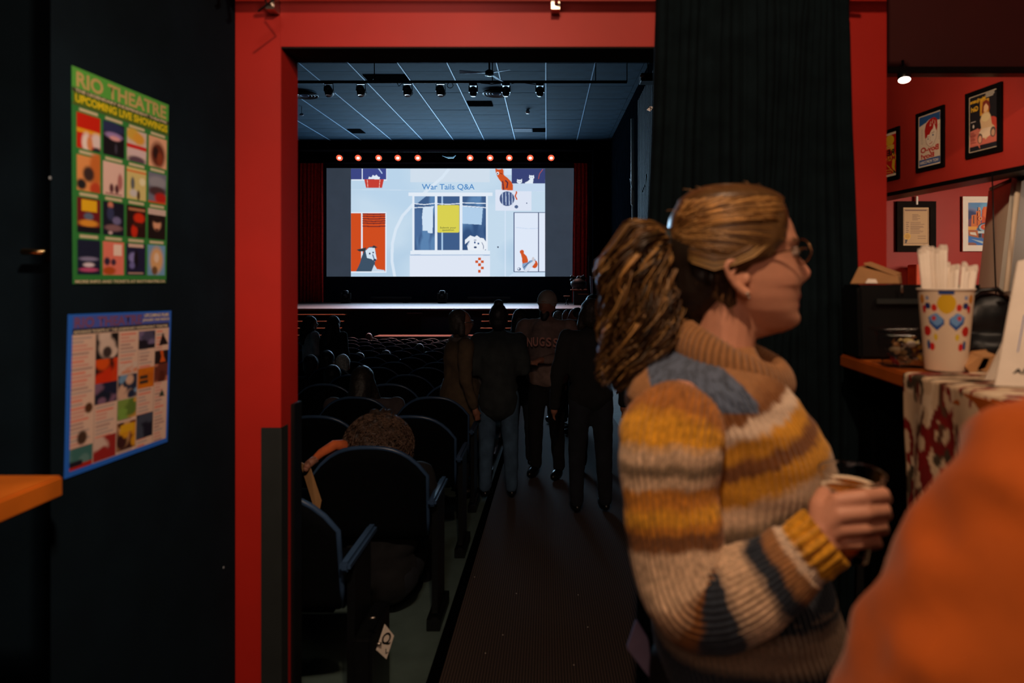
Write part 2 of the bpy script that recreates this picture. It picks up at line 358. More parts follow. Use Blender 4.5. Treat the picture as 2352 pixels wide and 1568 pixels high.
# framed posters on the slanting wall (reversed: a mirror's reflection built as solid things)
def frame4(name, tl, tr, br, bl, out, wd, dep, m, parent):
    """four mitred bars round a quad; out = unit normal towards the viewer"""
    q = [V(p) for p in (tl, tr, br, bl)]; c = sum(q, V())/4; inn = []
    for i in range(4):
        p, nx, pv = q[i], q[(i+1) % 4], q[i-1]; inn.append(p+(nx-p).normalized()*wd+(pv-p).normalized()*wd)
    mb = MB()
    for i in range(4):
        j = (i+1) % 4; mb.slab([q[i], q[j], inn[j], inn[i]], V(out)*dep)
    return mb.build(name, m, parent), inn
def wall_poster(label, x0, x1, yt, yb_, paint, inks=None, w_=.017, texts=()):
    tl = BW(x0); tl.z = HC-(yt-CY)/F*tl.y; tr = BW(x1); tr.z = tl.z; b0 = HC-(yb_-CY)/F*tl.y
    out = V((-1, -.15, 0)).normalized()
    tl -= -out*.002; tr -= -out*.002
    bl, br = tl.copy(), tr.copy(); bl.z = br.z = b0
    t = thing('framed_poster', label, 'poster', bl, 'framed posters high on the red wall')
    MB().slab([tl, tr, br, bl], out*.006).build('backing', M['blk2'], t)
    _, inn = frame4('frame', tl, tr, br, bl, out, w_, .0095, M['rodm'], t)
    i0 = [p+out*.007 for p in inn]
    paint.sheet('print', i0[0], i0[1], i0[3], M['attr'], t)
    xd = (i0[1]-i0[0]); dd = (i0[3]-i0[0])
    for (s, u, v, wd, ht, m) in texts:
        text('lettering', s, i0[0]+xd*u+dd*v+out*.0008, xd, dd, m, width=wd*xd.length, height=ht*dd.length, parent=t, mirror=True, bold=.035)
    return t
CR = (226, 205, 178)
pb = Paint(100, 150, 150, 225, CR)
pb.rect(3, 3, 97, 30, (40, 84, 140)); pb.poly([(3, 30), (40, 22), (97, 26), (97, 30), (3, 34)], CR)
pb.ell(56, 46, 30, 30, CR); pb.ell(58, 60, 25, 34, (232, 214, 190))
pb.poly([(30, 66), (28, 46), (34, 28), (48, 18), (60, 15), (72, 14), (84, 22), (86, 40), (84, 54), (80, 52), (74, 38), (70, 30), (66, 46), (58, 50), (50, 60), (42, 60), (34, 70)], (178, 30, 24))
pb.line([(56, 24), (52, 36), (58, 34)], 2, CR); pb.line([(66, 20), (62, 30)], 2, CR); pb.line([(74, 24), (76, 34)], 2, CR)
pb.line([(34, 70), (36, 84), (48, 94), (58, 96), (70, 88), (80, 74), (84, 54)], 1.2, (150, 90, 70))
pb.ell(44, 72, 3, 2, (60, 60, 90)); pb.ell(66, 64, 3.4, 2.4, (60, 70, 110)); pb.line([(36, 66), (48, 66)], 1.2, (80, 50, 40)); pb.line([(60, 58), (72, 56)], 1.2, (80, 50, 40))
pb.line([(54, 66), (52, 78), (57, 80)], 1, (170, 110, 90)); pb.line([(50, 87), (58, 86), (63, 83)], 2, (178, 40, 34))
for k in range(9): pb.line([(12, 40+k*5), (20, 42+k*5)], .8, (120, 110, 110)); pb.line([(90, 40+k*5), (96, 39+k*5)], .8, (120, 110, 110))
pb.rect(3, 128, 97, 146, (44, 80, 140))
IR = ink('poster_red', (186, 34, 26)); IW = ink('poster_white', (225, 215, 200)); IY = ink('poster_yellow', (220, 170, 40)); IK = ink('poster_black', (20, 18, 18))
wall_poster('black-framed poster of a red-haired boy with reversed red lettering, between the two others', 2108, 2172, 263, 397, pb,
    texts=[('Boy-O', .1, .62, .82, .14, IR), ('Boy!', .12, .75, .6, .12, IR), ('HOT POPCORN', .08, .885, .82, .06, IW)])
pm = Paint(100, 155, 150, 232, (24, 22, 26))
pm.ell(55, 128, 62, 34, (190, 100, 84)); pm.rect(0, 140, 100, 155, (26, 26, 34)); pm.ell(80, 92, 24, 22, (186, 66, 50))
pm.poly([(4, 96), (34, 92), (40, 150), (30, 136), (4, 132)], (196, 110, 92)); pm.rect(40, 18, 72, 60, (196, 140, 40))
pm.poly([(46, 58), (40, 72), (44, 92), (38, 108), (60, 128), (82, 112), (92, 100), (82, 90), (78, 66), (72, 56), (60, 52)], (206, 172, 130))
pm.ell(60, 38, 11, 15, (222, 178, 130)); pm.poly([(48, 40), (50, 24), (62, 20), (73, 28), (76, 44), (72, 58), (70, 40), (62, 30), (54, 36), (52, 56), (46, 52)], (120, 44, 26))
pm.ell(60, 68, 15, 11, (216, 192, 140)); pm.poly([(36, 104), (50, 96), (90, 98), (96, 110), (70, 122), (44, 122)], (214, 190, 160))
pm.ell(40, 122, 9, 14, (90, 70, 60)); pm.ell(40, 124, 6, 10, (206, 150, 120)); pm.ell(86, 112, 10, 14, (84, 70, 66)); pm.ell(86, 114, 6, 9, (180, 140, 110))
pm.lines(4, 100, 28, 132, 9, (120, 40, 40), 3); pm.lines(60, 4, 94, 16, 3, (200, 190, 170), 5); pm.lines(6, 70, 28, 74, 1, (190, 180, 170)); pm.ell(16, 84, 3, 5, (200, 190, 180))
for e in ((0, 0, 100, 1.6), (0, 153.4, 100, 155), (0, 0, 1.6, 155), (98.4, 0, 100, 155)): pm.rect(*e, CR)
wall_poster('largest black-framed poster, a seated figure on dark ground with reversed yellow lettering', 2222, 2305, 217, 366, pm, w_=.020,
    texts=[('Marijuana', .04, .06, .56, .09, IY), ('Girl', .08, .19, .26, .09, IY)])
pr = Paint(100, 150, 120, 180, (190, 26, 16))
pr.rect(0, 0, 100, 8, CR); pr.rect(0, 142, 100, 150, CR); pr.ell(70, 26, 20, 18, (224, 180, 40)); pr.poly([(66, 36), (84, 40), (96, 84), (92, 120), (96, 140), (80, 120), (84, 80)], (220, 172, 40))
pr.poly([(84, 142), (90, 130), (99, 142)], (20, 20, 20)); pr.lines(4, 20, 56, 40, 4, (224, 180, 60), 2); pr.rect(40, 44, 90, 48, (224, 190, 80)); pr.rect(30, 50, 90, 54, (224, 190, 80))
pr.rect(0, 80, 98, 96, (214, 160, 40)); pr.line([(60, 110), (90, 140)], 2, (224, 180, 60)); pr.line([(40, 124), (80, 128)], 2, (224, 180, 60)); pr.line([(30, 132), (76, 136)], 2, (224, 180, 60)); pr.line([(50, 98), (70, 118)], 1.4, (224, 180, 60))
wall_poster('black-framed red and yellow poster half hidden behind the red door post', 2006, 2069, 311, 424, pr, w_=.018,
    texts=[('REEFER', .0, .39, .92, .13, IK), ('MADNESS', .0, .535, .96, .10, IR)])
# certificate and painting on the rear wall
def rear_frame(label, x0, x1, yt, yb_, fw, paint, fm, mat_w=0, mm=None, Y=4.097, tag2='picture', name='framed_certificate'):
    tl, tr, br, bl = P(x0, yt, Y), P(x1, yt, Y), P(x1, yb_, Y), P(x0, yb_, Y); out = V((0, -1, 0))
    t = thing(name, label, tag2, bl)
    MB().slab([tl, tr, br, bl], out*.008).build('backing', M['blk2'], t)
    _, inn = frame4('frame', tl, tr, br, bl, out, fw, .020, fm, t)
    if mat_w:
        i2 = [p+out*.01 for p in inn]; _, inn = frame4('mount', *i2, out, mat_w, .003, mm, t); inn = [p-out*.008 for p in inn]
    i0 = [p+out*.0105 for p in inn]; paint.sheet('print', i0[0], i0[1], i0[3], M['attr'], t); return t
pc = Paint(60, 86, 120, 172, (196, 156, 106)); 
for e in ((3, 5, 57, 6), (3, 80, 57, 81), (3, 5, 4, 81), (56, 5, 57, 81)): pc.rect(*e, (120, 84, 60))
pc.lines(22, 16, 40, 30, 5, (110, 76, 56), 1, .35); pc.lines(18, 33, 52, 60, 12, (130, 92, 66), 2, .35); pc.lines(8, 33, 15, 60, 6, (130, 92, 66), 4, .3)
pc.ell(11, 65, 7.5, 7.5, (222, 170, 50)); pc.ell(11, 65, 5.5, 5.5, (200, 146, 40)); pc.poly([(6, 72), (12, 72), (9, 80), (6, 81)], (60, 40, 30)); pc.lines(34, 64, 54, 74, 2, (120, 84, 60), 5, .2); pc.rect(6, 6, 54, 8, (110, 70, 50))
rear_frame('certificate with a gold seal in a thick dark frame on the red wall', 2057, 2146, 463, 578, .036, pc, mat('dark_frame_wood', (26, 20, 17), .8, .2, 12, spec=.08))
pt = Paint(100, 150, 150, 225, (70, 110, 160))
pt.blotch(0, 0, 100, 70, [(50, 80, 140), (90, 140, 190), (120, 130, 170), (40, 60, 110)], 30, 3, .3)
pt.ell(66, 30, 26, 34, (110, 170, 210), .5); pt.poly([(0, 62), (16, 50), (22, 110), (0, 100)], (110, 60, 90))
pt.poly([(10, 88), (12, 44), (28, 42), (28, 30), (44, 30), (44, 90)], (206, 110, 50)); pt.poly([(46, 96), (48, 28), (54, 14), (80, 18), (82, 96)], (200, 80, 44)); pt.poly([(52, 46), (54, 16), (66, 14), (72, 20), (70, 46), (62, 56)], (222, 110, 60))
pt.rect(30, 36, 34, 80, (150, 60, 40)); pt.rect(18, 46, 21, 74, (40, 40, 60)); pt.rect(0, 84, 30, 96, (226, 160, 70)); pt.poly([(0, 96), (36, 98), (38, 124), (2, 116)], (176, 96, 50)); pt.poly([(6, 104), (26, 104), (30, 116), (8, 112)], (216, 206, 190))
pt.ell(62, 88, 28, 18, (50, 70, 100)); pt.ell(62, 88, 24, 14, (150, 180, 200)); pt.ell(64, 86, 20, 11, (206, 74, 40)); pt.lines(54, 82, 78, 90, 2, (240, 190, 110), 3, .5); pt.rect(34, 100, 100, 108, (190, 210, 215)); pt.rect(48, 108, 80, 124, (150, 60, 40)); pt.rect(36, 108, 46, 122, (40, 40, 60))
pt.poly([(0, 120), (60, 132), (100, 128), (100, 150), (0, 150)], (50, 110, 190)); pt.poly([(10, 128), (60, 138), (100, 132), (100, 142), (50, 144)], (170, 190, 200)); pt.ell(10, 148, 20, 8, (140, 90, 80)); 
pic = rear_frame('white-framed painting of a red theatre front on the red wall', 2207, 2300, 452, 577, .022, pt, M['white'], .014, M['paper'], tag2='painting', name='framed_painting')
i0 = P(2247, 476, 4.078); IO = ink('sign_orange', (240, 170, 120))
for k, ch in enumerate('RIO'): text('lettering', ch, i0+V((0, 0, -.028*k)), (1, 0, 0), (0, 0, -1), IO, height=.022, parent=pic, bold=.02)
# tall cream display panel folded in two, with a hanging cord
dp = thing('display_panel', 'tall cream panel board with dark top edge beside the white-framed painting', 'board', P(2245, 1100, 2.9))
a0, a1, b0, b1 = P(2277, 434, 3.0), P(2228, 900, 3.0), P(2342, 405, 2.62), P(2284, 900, 2.62); c0, c1 = P(2450, 425, 2.75), P(2400, 900, 2.75)
MB().slab([a0, b0, b1, a1], (.02, .05, 0)).build('panel', M['cream'], dp); MB().slab([b0+V((.004, 0, 0)), c0, c1, b1+V((.004, 0, 0))], (0, .05, 0)).build('panel', M['white'], dp)
MB().tube([b0, b1], .010, 10).build('corner_post', M['cream'], dp, True); MB().tube([a0, b0], .009, 8).tube([b0, c0], .007, 8).build('top_edge', M['rodm'], dp, True)
MB().ell(b0+V((0, -.008, 0)), (.018, .018, .02)).build('corner_cap', M['guard'], dp, True)
MB().hexa([a1+V((0, 0, -1.1)), b1+V((0, 0, -1.1)), c1+V((0, .05, -1.1)), a1+V((.2, .2, -1.1)), a1, b1, c1+V((0, .05, 0)), a1+V((.2, .2, 0))]).build('base', M['guard'], dp)
tag(MB().tube([P(2279, 395, 2.58), P(2282, 520, 2.55), P(2288, 690, 2.5)], .0025, 6).build('black_cable', M['rodm'], None, True), 'thin black cord hanging in front of the cream panel', 'cable')
ob = MB().box(P(2105, 640, 3.95)-V((0, 0, .6)), P(2150, 480, 3.95)+V((0, .1, -.32))); tag(ob.build('orange_post', mat('orange_paint', (200, 70, 20), .6), None, bevel=.003), 'orange-red post on the rear wall below the certificate', 'post')

# ================================================================ AUDITORIUM SHELL
st('wall_auditorium_rear', M['audw'], MB().box((-11, 2.0, -.1), (-.913, 2.14, 7)).box((-.913, 2.14, 3.0), (2.6, 2.2, 7)))
st('wall_auditorium_left', M['audw'], MB().box((-11.1, 2.14, -1.2), (-11, 31, 7.4)))
wr = MB()
wr.box((2.4, 4.2, -1.2), (2.5, 31, 7.4)); st('wall_auditorium_right', M['audw'], wr)
par = bpy.data.objects['wall_auditorium_right']
for k in range(26):
    y = 12.3+k*.2; MB().box((2.33, y, .2), (2.4, y+.1, 6.2)).build('batten', mat('batten_paint', (8, 13, 22), .8, .2, 4, spec=.15), par)
F1, F2 = (-11, 2.14), (2.5, 20.9)
st('floor_auditorium', M['conc'], MB().hexa([(-11, 2.14, -.3), (2.5, 2.14, -.3), (2.5, 21, fz(21)-.2), (-11, 21, fz(21)-.2), (-11, 2.14, .0), (2.5, 2.14, .0), (2.5, 21, fz(21)), (-11, 21, fz(21))]))
mc = bpy.data.materials.new('aisle_carpet'); mc.use_nodes = True; nt = mc.node_tree; bs = nt.nodes['Principled BSDF']; bs.inputs['Roughness'].default_value = 1
tc = nt.nodes.new('ShaderNodeTexCoord'); wv = nt.nodes.new('ShaderNodeTexWave'); wv.bands_direction = 'X'; wv.inputs['Scale'].default_value = 26; wv.inputs['Distortion'].default_value = .6; wv.inputs['Detail Scale'].default_value = 8
cr = nt.nodes.new('ShaderNodeValToRGB'); cr.color_ramp.elements[0].color = srgb(34, 27, 25); cr.color_ramp.elements[1].color = srgb(84, 68, 62)
nt.links.new(tc.outputs['Object'], wv.inputs['Vector']); nt.links.new(wv.outputs['Fac'], cr.inputs['Fac']); nt.links.new(cr.outputs['Color'], bs.inputs['Base Color'])
bp = nt.nodes.new('ShaderNodeBump'); bp.inputs['Strength'].default_value = .6; nt.links.new(wv.outputs['Fac'], bp.inputs['Height']); nt.links.new(bp.outputs['Normal'], bs.inputs['Normal'])
ac = MB().hexa([(-.42, 2.15, .002), (.95, 2.15, .002), (.95, 20, fz(20)+.002), (-.42, 20, fz(20)+.002), (-.42, 2.15, .014), (.95, 2.15, .014), (.95, 20, fz(20)+.014), (-.42, 20, fz(20)+.014)])
tag(ac.build('aisle_carpet', mc, None), 'dark brown ribbed carpet running down the auditorium aisle', 'carpet', kind='structure')
tag(MB().hexa([(-.47, 2.15, .001), (-.42, 2.15, .001), (-.42, 20, fz(20)+.001), (-.47, 20, fz(20)+.001), (-.47, 2.15, .018), (-.42, 2.15, .018), (-.42, 20, fz(20)+.018), (-.47, 20, fz(20)+.018)]).build('trim_6', M['dark'], None), kind='structure')
CRL = ['nearest', 'second', 'third', 'fourth', 'fifth', 'sixth', 'farthest']
for k in range(7):
    px, py = [(1318,1527),(1115,1500),(1155,1458),(1350,1440),(1328,1366),(1186,1363),(1090,1325)][k]
    k0 = (py-CY)/F; Y = (HC-.014+.05*2.2*-1)/(k0-.05) if k0 > .06 else 5; Y = (HC-.016-.11)/(k0-.05)
    q = P(px, py, Y); MB_ = MB().ell((q.x, Y, fz(Y)+.017), (.0024, .003, .002), 6)
    tag(MB_.build('popcorn_crumb', M['paper'], None), 'pale popcorn crumb on the aisle carpet, '+CRL[k]+' from the camera', 'crumb', 'popcorn crumbs on the aisle carpet')
# ceiling: slightly rising panels with runners
ZC = lambda Y: HC+4.8+33/F*Y
ce = st('ceiling_auditorium', M['dark'], MB().hexa([(-11, 2.2, ZC(2.2)+.03), (2.5, 2.2, ZC(2.2)+.03), (2.5, 25.6, ZC(25.6)+.03), (-11, 25.6, ZC(25.6)+.03), (-11, 2.2, ZC(2.2)+.2), (2.5, 2.2, ZC(2.2)+.2), (2.5, 25.6, ZC(25.6)+.2), (-11, 25.6, ZC(25.6)+.2)]))
cw, rh = 1.15, .67; X0 = -.015
holes = {(2, 1), (0, 4), (0, 5), (5, 13), (6, 13)}
pmesh = None; rows = 17
slots = [(833, 943, 171, 187), (1072, 1133, 232, 243), (797, 840, 296, 305), (1223, 1253, 294, 302)]
def ceilY(py): return F*4.8/(617-py)
for r in range(rows):
    y0 = 14.6+r*rh
    if y0 > 25.4: break
    for c in range(-9, 3):
        x0 = X0+c*cw; x1 = x0+cw
        if x1 > 2.45: x1 = 2.42
        if x0 < -10.9: continue
        if (c == -4 and r == 1): continue
        key = round(x1-x0, 2)
        if pmesh is None or key != cw:
            q = MB().hexa([(.006, .004, 0), (x1-x0-.006, .004, 0), (x1-x0-.006, rh-.004, (rh)*33/F), (.006, rh-.004, rh*33/F), (.006, .004, .02), (x1-x0-.006, .004, .02), (x1-x0-.006, rh-.004, .02+rh*33/F), (.006, rh-.004, .02+rh*33/F)])
            me = mesh(q.v, q.f); me.materials.append(M['tile'])
            if key == cw: pmesh = me
        else: me = pmesh
        o = bpy.data.objects.new('ceiling_panel', me); C.objects.link(o); o.parent = ce; o.location = (x0, y0, ZC(y0)-random.random()*.006)
for c in range(-8, 2):
    x = X0+c*cw
    MB().hexa([(x-.012, 14.6, ZC(14.6)-.014), (x+.012, 14.6, ZC(14.6)-.014), (x+.012, 25.5, ZC(25.5)-.014), (x-.012, 25.5, ZC(25.5)-.014), (x-.012, 14.6, ZC(14.6)-.004), (x+.012, 14.6, ZC(14.6)-.004), (x+.012, 25.5, ZC(25.5)-.004), (x-.012, 25.5, ZC(25.5)-.004)]).build('runner', M['runner'], ce)
for k, (xa, xb, ya, yb_) in enumerate(slots):
    Ya, Yb = ceilY(ya), ceilY(yb_); pa, pb2 = P(xa, ya, Ya), P(xb, yb_, Yb)
    q = MB().hexa([(pa.x, Ya, ZC(Ya)-.02), (pb2.x, Ya, ZC(Ya)-.02), (pb2.x, Yb, ZC(Yb)-.02), (pa.x, Yb, ZC(Yb)-.02), (pa.x, Ya, ZC(Ya)-.008), (pb2.x, Ya, ZC(Ya)-.008), (pb2.x, Yb, ZC(Yb)-.008), (pa.x, Yb, ZC(Yb)-.008)])
    tag(q.build('ceiling_vent', M['dark'], None), ['wide black slot vent above the left end of the lighting bar', 'short black slot vent right of ceiling centre', 'small black slot vent near the far left of the ceiling', 'small black slot vent beside the pale ceiling panel'][k], 'vent')
Ya, Yb = ceilY(294), ceilY(302); pa, pb2 = P(1180, 294, Ya), P(1222, 302, Yb)
tag(MB().hexa([(pa.x, Ya, ZC(Ya)-.02), (pb2.x, Ya, ZC(Ya)-.02), (pb2.x, Yb, ZC(Yb)-.02), (pa.x, Yb, ZC(Yb)-.02), (pa.x, Ya, ZC(Ya)-.008), (pb2.x, Ya, ZC(Ya)-.008), (pb2.x, Yb, ZC(Yb)-.008), (pa.x, Yb, ZC(Yb)-.008)]).build('ceiling_light_panel', mat('pale_panel', (66, 72, 82), .8, spec=.1), None), 'pale rectangular ceiling panel near the stage', 'ceiling panel')
for (px, py, lab) in ((1140, 210, 'round ringed air diffuser in the middle of the dark ceiling'), (699, 214, 'round ringed air diffuser by the left door jamb')):
    Y = ceilY(py); q = P(px, py, Y); t = thing('air_diffuser', lab, 'diffuser', (q.x, Y, ZC(Y)))
    for rr in (.34, .25, .17, .09):
        MB().lathe([(rr, -.02), (rr+.035, -.06), (rr+.03, -.075), (rr-.01, -.03)], (q.x, Y, ZC(Y)), 32, cap=False).build('ring', M['guard'] if rr > .1 else M['runner'], t, True)
# upper wall over the stage, proscenium
st('wall_proscenium', mat('proscenium_paint', (9, 6, 7), 1, .2, 2, spec=0, ior=1.001), MB().box((-11, 25.6, 6.55), (2.5, 26.0, 7.6)))
st('wall_stage_left', M['audw'], MB().box((-11, 25.6, .78), (-9.75, 26.0, 6.55)))
st('wall_stage_right', M['audw'], MB().box((1.75, 25.6, .78), (2.5, 26.0, 6.55)))
st('wall_stage_back', mat('backdrop_black', (7, 12, 20), .95, .1, 3), MB().box((-11, 30.6, -1), (2.5, 30.8, 8)))
st('ceiling_stage', M['dark'], MB().box((-11, 26.0, 7.6), (2.5, 30.7, 7.7)))
# ================================================================ SCREEN AND STAGE
YS = 28.0; stz = .772
sc = thing('cinema_screen', 'wide lit cinema screen showing an animal illustration and the title War Tails Q&A', 'screen', P(1035, 634, YS))
tl, br = P(750, 386, YS), P(1318, 635, YS)
MB().box((tl.x, YS, br.z), (br.x, YS+.04, tl.z)).build('screen_sheet', mat('screen_sheet', (84, 98, 116), .8, .05, 2, emit=.36), sc)  # spill light on the bare side strips is put in as emission
MB().box((tl.x-.15, YS-.02, tl.z), (br.x+.15, YS+.1, tl.z+.25)).box((tl.x-.15, YS-.02, stz), (br.x+.15, YS+.1, br.z)).box((tl.x-.15, YS-.02, br.z), (tl.x, YS+.1, tl.z)).box((br.x, YS-.02, br.z), (br.x+.15, YS+.1, tl.z)).build('screen_masking', mat('masking_cloth', (14, 32, 50), .95, .1, 3), sc)  # black cloth; the bluish glow below the screen is put into its colour
# artwork in photo crop units (x 255..2005, y 183..1158 of a 3.92x crop)
S = Paint(1750, 975, 620, 346, (188, 212, 232)); ox, oy = 255, 183
def sh(pts): return [(x-ox, y-oy) for x, y in pts]
def R(x0, y0, x1, y1, c): S.rect(x0-ox, y0-oy, x1-ox, y1-oy, c)
WH, NV, OR = (226, 235, 246), (62, 92, 136), (206, 76, 30)
S.blotch(0, 0, 1750, 975, [(182, 208, 230), (196, 218, 236), (186, 212, 234)], 26, 2, .25)
R(790, 183, 1505, 306, (208, 222, 236)); S.line(sh([(255, 372), (780, 378), (1100, 380), (2005, 388)]), 4, (206, 224, 240))
S.line(sh([(650, 1158), (625, 1020), (628, 860), (660, 730), (720, 610), (820, 500), (920, 400), (1080, 260), (1140, 183)]), 26, (216, 230, 244))
R(255, 183, 352, 280, (60, 70, 130)); R(362, 183, 572, 280, (62, 72, 140)); R(352, 183, 362, 290, WH); R(572, 183, 580, 290, WH); R(262, 280, 580, 292, WH); S.line(sh([(505, 183), (535, 225)]), 10, (180, 200, 230))
S.poly(sh([(375, 280), (552, 280), (535, 358), (392, 358)]), (196, 62, 52)); S.line(sh([(402, 280), (408, 356)]), 4, (240, 200, 190)); S.line(sh([(518, 280), (510, 356)]), 4, (240, 200, 190))
S.poly(sh([(410, 278), (418, 256), (440, 262), (452, 240), (470, 250), (486, 238), (500, 256), (516, 260), (514, 280)]), WH)
R(255, 576, 572, 586, WH); R(255, 586, 348, 1112, OR); R(360, 586, 565, 1112, OR); R(346, 586, 360, 1120, WH); R(565, 580, 575, 1120, WH); R(255, 1112, 575, 1122, WH)
for k, y in enumerate((592, 612, 634, 655, 674, 702)): S.line(sh([(362, y), (460, y+5), (563, y)]), 9, (110, 40, 40))
S.poly(sh([(300, 1112), (335, 1040), (352, 980), (372, 930), (420, 890), (455, 885), (478, 930), (480, 990), (470, 1040), (480, 1112)]), (60, 80, 100))
S.poly(sh([(306, 915), (350, 905), (395, 895), (380, 930), (330, 930)]), (50, 54, 60)); S.poly(sh([(450, 885), (460, 876), (496, 894), (480, 898), (470, 912)]), (50, 54, 60))
S.poly(sh([(386, 925), (420, 895), (470, 900), (478, 950), (488, 1000), (470, 1022), (440, 1000), (400, 990)]), (210, 226, 240)); S.ell(425-ox, 950-oy, 8, 9, (40, 50, 80)); S.ell(456-ox, 940-oy, 7, 8, (40, 50, 80)); S.line(sh([(452, 960), (466, 1005)]), 9, (70, 100, 140)); S.ell(470-ox, 1008-oy, 13, 11, (40, 60, 90))
S.poly(sh([(440, 1112), (465, 1050), (490, 1090), (560, 1100), (560, 1112)]), (200, 216, 232))
R(775, 398, 1532, 430, WH); R(808, 430, 1490, 925, WH)
for x0, x1 in ((828, 1012), (1034, 1235), (1260, 1472)): R(x0, 434, x1, 918, NV)
S.blotch(828-ox, 434-oy, 1012-ox, 918-oy, [(50, 80, 124), (72, 104, 150), (90, 130, 175)], 9, 4, .3); S.blotch(1260-ox, 434-oy, 1472-ox, 918-oy, [(50, 80, 124), (72, 104, 150), (90, 130, 175)], 9, 5, .3)
S.poly(sh([(828, 434), (930, 434), (850, 500), (828, 500)]), (150, 180, 212))
R(1072, 434, 1084, 918, (170, 200, 230)); S.line(sh([(828, 500), (920, 508), (1012, 497)]), 8, WH); S.line(sh([(1034, 500), (1130, 506), (1235, 498)]), 8, WH); S.line(sh([(1260, 492), (1472, 498)]), 8, WH); S.line(sh([(828, 536), (1000, 528)]), 8, WH); S.line(sh([(1260, 520), (1472, 536)]), 8, WH)
S.poly(sh([(905, 528), (996, 528), (992, 768), (950, 764), (945, 744), (902, 744), (896, 620)]), (208, 226, 244)); S.poly(sh([(1258, 524), (1444, 540), (1432, 690), (1258, 680)]), (176, 206, 234))
for x0, x1 in ((1012, 1034), (1235, 1260), (1472, 1490)): R(x0, 430, x1, 925, WH)
R(790, 925, 1508, 960, WH); R(790, 958, 1508, 966, (160, 184, 214)); R(785, 966, 1508, 1158, (222, 230, 244)); S.line(sh([(830, 958), (1500, 968)]), 3, (190, 206, 226))
YC = (216, 208, 80)
S.rect(1045-ox, 512-oy, 1220-ox, 760-oy, YC); S.rect(1033-ox, 524-oy, 1232-ox, 748-oy, YC)
for xx in (1046, 1219):
    for yy in (525, 747): S.ell(xx-ox, yy-oy, 13, 13, YC)
S.poly(sh([(1310, 918), (1302, 880), (1325, 830), (1283, 866), (1284, 826), (1330, 786), (1370, 800), (1390, 786), (1420, 808), (1450, 812), (1478, 850), (1478, 905), (1460, 918)]), (232, 238, 246))
S.ell(1372-ox, 850-oy, 8, 11, (60, 90, 140)); S.ell(1404-ox, 860-oy, 8, 9, (60, 90, 140)); S.ell(1376-ox, 894-oy, 13, 9, (50, 70, 110)); S.line(sh([(1435, 850), (1450, 880), (1448, 912)]), 5, (70, 90, 130)); S.line(sh([(1364, 830), (1384, 828)]), 5, (70, 90, 130)); S.line(sh([(1325, 836), (1312, 880)]), 4, (150, 180, 210))
OC = (206, 84, 36)
for x, y in ((1402, 986), (1376, 1012), (1428, 1012), (1402, 1038), (1428, 1068), (1400, 1098)): R(x, y, x+25, y+24, OC)
R(1558, 373, 1883, 562, (220, 228, 244)); S.ell(1662-ox, 455-oy, 67, 66, (66, 84, 130)); 
for x in (1620, 1650, 1680, 1706): S.line(sh([(x, 400), (x+3, 510)]), 7, (190, 206, 230))
S.ell(1746-ox, 528-oy, 17, 15, (80, 100, 140)); S.ell(1840-ox, 495-oy, 6, 5, (60, 80, 120)); S.ell(1580-ox, 892-oy, 7, 8, (50, 60, 90))
S.poly(sh([(1556, 183), (1560, 216), (1572, 250), (1590, 280), (1614, 310), (1612, 340), (1616, 376), (1712, 380), (1720, 340), (1700, 300), (1660, 262), (1632, 240), (1630, 200), (1622, 183), (1600, 190), (1580, 190), (1566, 183)]), OC)
S.line(sh([(1700, 370), (1742, 374), (1748, 400), (1736, 430), (1750, 460)]), 12, OC); S.ell(1578-ox, 226-oy, 12, 14, (230, 236, 246)); S.ell(1576-ox, 228-oy, 6, 8, (40, 40, 60)); S.line(sh([(1600, 226), (1620, 232)]), 5, (70, 30, 30))
S.line(sh([(1622, 300), (1632, 372)]), 12, (100, 50, 60)); S.line(sh([(1650, 292), (1668, 310), (1660, 355)]), 12, (80, 40, 60))
R(1705, 183, 2005, 318, (56, 66, 116)); R(1640, 183, 1705, 240, (206, 224, 244)); R(1715, 316, 2005, 388, (196, 216, 238))
for cx_, cy_ in ((1774, 300), (1884, 262)):
    S.ell(cx_-ox, cy_-oy, 24, 17, WH); S.poly(sh([(cx_-22, cy_-6), (cx_-20, cy_-24), (cx_-4, cy_-10)]), WH); S.poly(sh([(cx_+22, cy_-6), (cx_+22, cy_-24), (cx_+4, cy_-10)]), WH); S.ell(cx_-8-ox, cy_-oy, 4, 3, (60, 80, 130)); S.ell(cx_+8-ox, cy_-oy, 4, 3, (60, 80, 130))
S.poly(sh([(1820, 312), (1850, 296), (1870, 276), (1900, 276), (1896, 316), (1830, 318)]), WH); S.line(sh([(1945, 275), (1955, 230), (1985, 190)]), 5, (190, 90, 70))
R(1722, 576, 2005, 582, (50, 70, 116)); R(1730, 582, 2005, 1115, (222, 232, 248)); R(1722, 576, 1730, 1115, (50, 70, 116)); R(1942, 580, 1950, 1115, (50, 60, 100)); R(1724, 1112, 2005, 1118, (50, 60, 100)); S.line(sh([(1740, 714), (1850, 726), (1940, 722)]), 5, (196, 214, 238)); R(1642, 560, 1650, 1158, (214, 228, 246))
S.poly(sh([(1672, 1158), (1724, 1124), (2005, 1124), (2005, 1158)]), (204, 222, 242))
